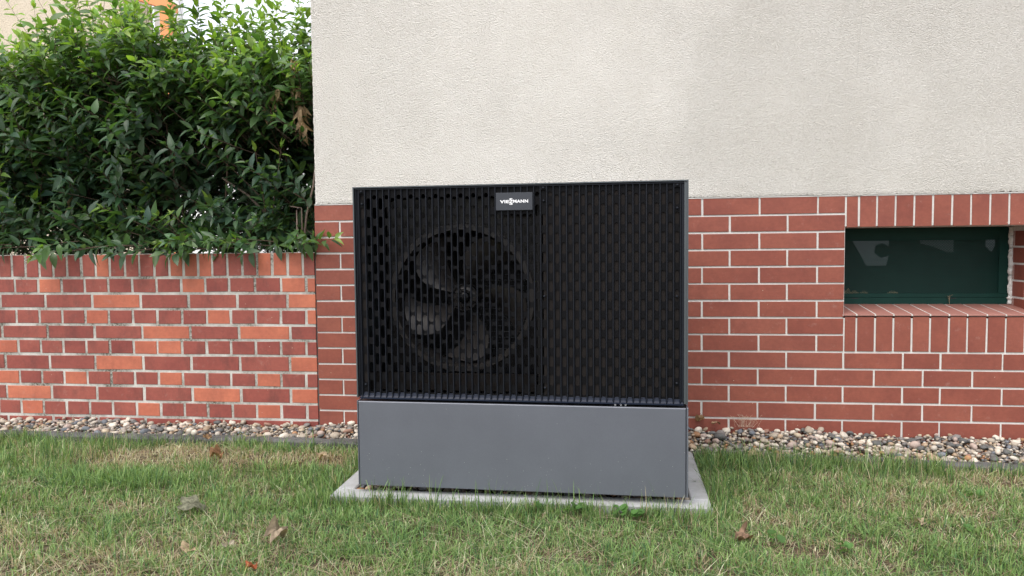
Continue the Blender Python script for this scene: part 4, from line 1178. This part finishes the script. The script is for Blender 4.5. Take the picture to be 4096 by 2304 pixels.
# ------------------------------------------------------------------ weeds and fallen leaves on the lawn
def weed(x, y, label, n=7, r=0.0125, sp=0.032, bright=0.8):
    e = empty('weed', (x, y, 0)); tag(e, label, 'weed', 'broad-leaved weeds in the lawn')
    for k in range(n):
        a = random.uniform(0, 6.28); d = sp*random.uniform(0.2, 1.0); rr_ = r*random.uniform(0.6, 1.15); z = random.uniform(0.034, 0.052)
        cx_, cy_ = d*math.cos(a), d*math.sin(a)
        m = 9; tx, ty = random.uniform(-.5, .5), random.uniform(-.7, .1); c = np.array((0.085, 0.19, 0.045))*random.uniform(0.8, 1.4)*bright
        V = [(0, 0, 0.0)]
        for q in range(m):
            an = 2*math.pi*q/m; rad = rr_*(0.72 if q == 0 else 1.0)*(1+0.08*math.sin(3*an)); px, py = rad*math.cos(an), rad*math.sin(an)
            V.append((px, py, px*tx-py*ty+0.25*rad))
        V = np.array(V); F = np.array([(0, 1+q, 1+(q+1) % m) for q in range(m)])
        R_ = rotm(0, 0, a); V = V@R_.T+np.array([cx_, cy_, z])
        link('leaf', np_mesh('leaf', V, [F], MAT['leaf'], np.tile(c, (m+1, 1)), True), e)
        s = MB(); s.tube([(cx_*0.2, cy_*0.2, -0.01), (cx_, cy_, z)], 0.0007, 4)
        o = s.obj('stem', MAT['bark'], e)
for (x, y, l, n) in ((1.285, -1.035, 'round-leaved green weed at the middle of the front kerb stone', 7),
                     (1.15, -1.03, 'small round-leaved weed at the front kerb stone, left of the bigger ones', 5),
                     (1.50, -1.05, 'bright green weed with many round leaves at the front kerb towards its right end', 10),
                     (1.43, -1.02, 'round-leaved weed climbing onto the front kerb near its right end', 6),
                     (2.654, -0.743, 'round-leaved green weed farthest right in the dry lawn', 7),
                     (2.08, -1.275, 'dark green broad-leaved weed in the lawn nearest the lower right of the picture', 9),
                     (1.88, -1.22, 'single-stemmed green weed beside the crumpled brown leaf right of the heat pump', 4),
                     (2.47, -1.10, 'yellow-green weed leaf in the right part of the lawn', 3)):
    weed(x, y, l, n)
def dry_leaf(x, y, size, label, col=(0.36, 0.27, 0.17), rz=0.0, curl=0.5, lobes=5, z=0.028, slim=1.0, seed=0):
    rr = random.Random(seed); n = 24; V = [(0, 0, 0)]; rings = 4; size *= 1.0; curl *= 1.15; slim = min(1, slim*1.15)
    T = []
    for k in range(1, rings+1):
        for q in range(n):
            an = 2*math.pi*q/n; rad = (0.62+0.38*abs(math.cos(lobes*an/2))**0.8)*(1+rr.uniform(-.08, .08))
            rad *= size*k/rings
            px, py = rad*math.cos(an), rad*math.sin(an)*slim
            zz = curl*size*((py/size)**2*1.3+0.35*math.sin(px/size*4+seed)+0.36*math.sin(py/size*7+px/size*3+seed*2)*(k/rings))+rr.uniform(-.06, .06)*size
            V.append((px, py, zz))
    F3 = [(0, 1+q, 1+(q+1) % n) for q in range(n)]; F4 = []
    for k in range(rings-1):
        for q in range(n): a, b_ = 1+k*n+q, 1+k*n+(q+1) % n; F4.append((a, a+n, b_+n, b_))
    V = np.array(V); tint = np.array(col)[None, :]*np.array([rr.uniform(0.35, 0.95) for _ in V])[:, None]
    o = link('fallen_leaf', np_mesh('fallen_leaf', V, [np.array(F3), np.array(F4)], MAT['dryleaf'], tint, True))
    o.location = (x, y, z+0.009); o.rotation_euler = (rr.uniform(-.3, .3)+0.25, rr.uniform(-.3, .3), rz)
    tag(o, label, 'leaf', 'withered leaves on the lawn')
    return o
dry_leaf(-0.005, -1.141, 0.058, 'large curled grey-green leaf with a pale edge lying in the left part of the lawn', (0.22, 0.22, 0.15), 0.15, 0.55, 3, 0.038, 0.5, 1)
dry_leaf(0.398, -1.36, 0.036, 'crumpled grey-brown leaf standing up in the grass below the left kerb corner', (0.34, 0.27, 0.19), 1.1, 1.0, 5, 0.040, 0.8, 2)
dry_leaf(-0.246, -0.53, 0.032, 'crumpled reddish brown leaf on the dry patch between garden wall and lawn', (0.34, 0.19, 0.10), 0.4, 0.9, 5, 0.035, 0.8, 3)
dry_leaf(0.168, -1.465, 0.028, 'small flat tan leaf in the lawn below the large curled one', (0.50, 0.38, 0.24), 0.1, 0.4, 3, 0.025, 0.5, 4)
dry_leaf(0.275, -1.435, 0.022, 'small pale pointed leaf scrap left of the crumpled grey-brown leaf', (0.50, 0.43, 0.33), 0.8, 0.7, 3, 0.027, 0.4, 5)
dry_leaf(0.205, -0.50, 0.026, 'tan folded leaf in the grass left of the heat pump', (0.46, 0.35, 0.22), 0.3, 0.7, 3, 0.035, 0.6, 6)
dry_leaf(1.80, -1.21, 0.030, 'crumpled brown leaf in the lawn right of the foundation', (0.28, 0.18, 0.12), 0.6, 0.9, 5, 0.028, 0.7, 7)
dry_leaf(1.985, -0.335, 0.032, 'pale tan leaf caught in the tall grass beside the gravel on the right', (0.50, 0.42, 0.25), 0.0, 0.4, 3, 0.045, 0.5, 8)
dry_leaf(0.425, -1.585, 0.020, 'small rust-red leaf at the bottom edge of the picture', (0.42, 0.13, 0.06), 0.6, 0.8, 4, 0.030, 0.7, 9)
dry_leaf(2.37, -1.03, 0.022, 'small pale leaf scrap in the right part of the lawn', (0.44, 0.36, 0.24), 1.2, 0.6, 3, 0.028, 0.6, 10)
dry_leaf(-0.43, -0.275, 0.022, 'brown leaf lying against the edging stones left of the heat pump', (0.35, 0.22, 0.12), 1.0, 0.7, 4, 0.04, 0.6, 11)
dry_leaf(1.80, -0.03, 0.03, 'brown curled leaf on the pebbles beside the right edge of the heat pump', (0.32, 0.20, 0.11), 0.7, 0.8, 4, 0.115, 0.5, 12)
dry_leaf(1.87, -0.025, 0.022, 'thin brown leaf scrap between pebbles and the brick base right of the heat pump', (0.36, 0.24, 0.15), 0.1, 0.5, 3, 0.098, 0.4, 13)
# cobweb of straw above the pebbles on the right
b = MB(); rr = random.Random(9)
for k in range(34):
    x = 2.0+rr.gauss(0, .03); 
    b.tube([(x, -0.03, 0.09), (x+rr.uniform(-.03, .03), -0.02, 0.11+rr.uniform(0, .02)), (x+rr.uniform(-.05, .05), -0.015, 0.12+rr.uniform(0, .025))], 0.0004, 3, False)
o = b.obj('dry_root', plain('pale_straw', (0.5, 0.4, 0.3), 0.9, bstr=0)); tag(o, 'wispy tuft of pale dead roots on the pebbles in front of the brick base', 'dead plant')

# ------------------------------------------------------------------ beyond the hedge
nb = empty('neighbour_house', (-8, 8.2, 0)); tag(nb, 'cream rendered neighbouring house with an orange porch post behind the hedge', 'house')
cream = stucco_mat('neighbour_stucco', (0.62, 0.55, 0.44), 0.25)
orange = plain('orange_paint', (0.72, 0.27, 0.10), 0.6, var=0.08)
white = plain('white_paint', (0.80, 0.80, 0.80), 0.6, var=0.03)
MB().box(-8, 1.60, 0, 0.8, 0, 7.5).obj('wall', cream, nb)
MB().box(1.60, 2.05, 0.85, 1.0, 0, 5.6).obj('porch_wall', white, nb)
b = MB(); b.box(2.28, 2.42, -0.1, 0.05, 0, 5.05); b.obj('porch_post', orange, nb)
b = MB(); b.box(1.62, 2.50, -0.12, 0.06, 4.85, 5.0); 
b.v = [(x, y, z-(x-1.9)*0.35) for (x, y, z) in b.v]; b.obj('porch_beam', orange, nb)
fh = empty('distant_house', (-14, 26, 0)); tag(fh, 'distant house with a low red tiled roof seen over the top of the hedge', 'house')
MB().box(0, 14, 0, 8, 0, 6.2).obj('wall', white, fh)
b = MB(); b.add([(-.5, -.6, 6.0), (14.5, -.6, 6.0), (14.5, 4, 8.2), (-.5, 4, 8.2), (14.5, 8.6, 6.0), (-.5, 8.6, 6.0)], [(0, 1, 2, 3), (3, 2, 4, 5), (0, 3, 5), (1, 4, 2)])
b.obj('roof', plain('red_roof_tiles', (0.30, 0.12, 0.09), 0.8, var=0.2, vscale=3, bstr=0.3), fh)
pv = MB().box(-12, 6, 1.9, 8.1, 0.0, 0.02).obj('paving', plain('pale_paving', (0.42, 0.41, 0.38), 0.9, var=0.15, vscale=2)); tag(pv, kind='structure')
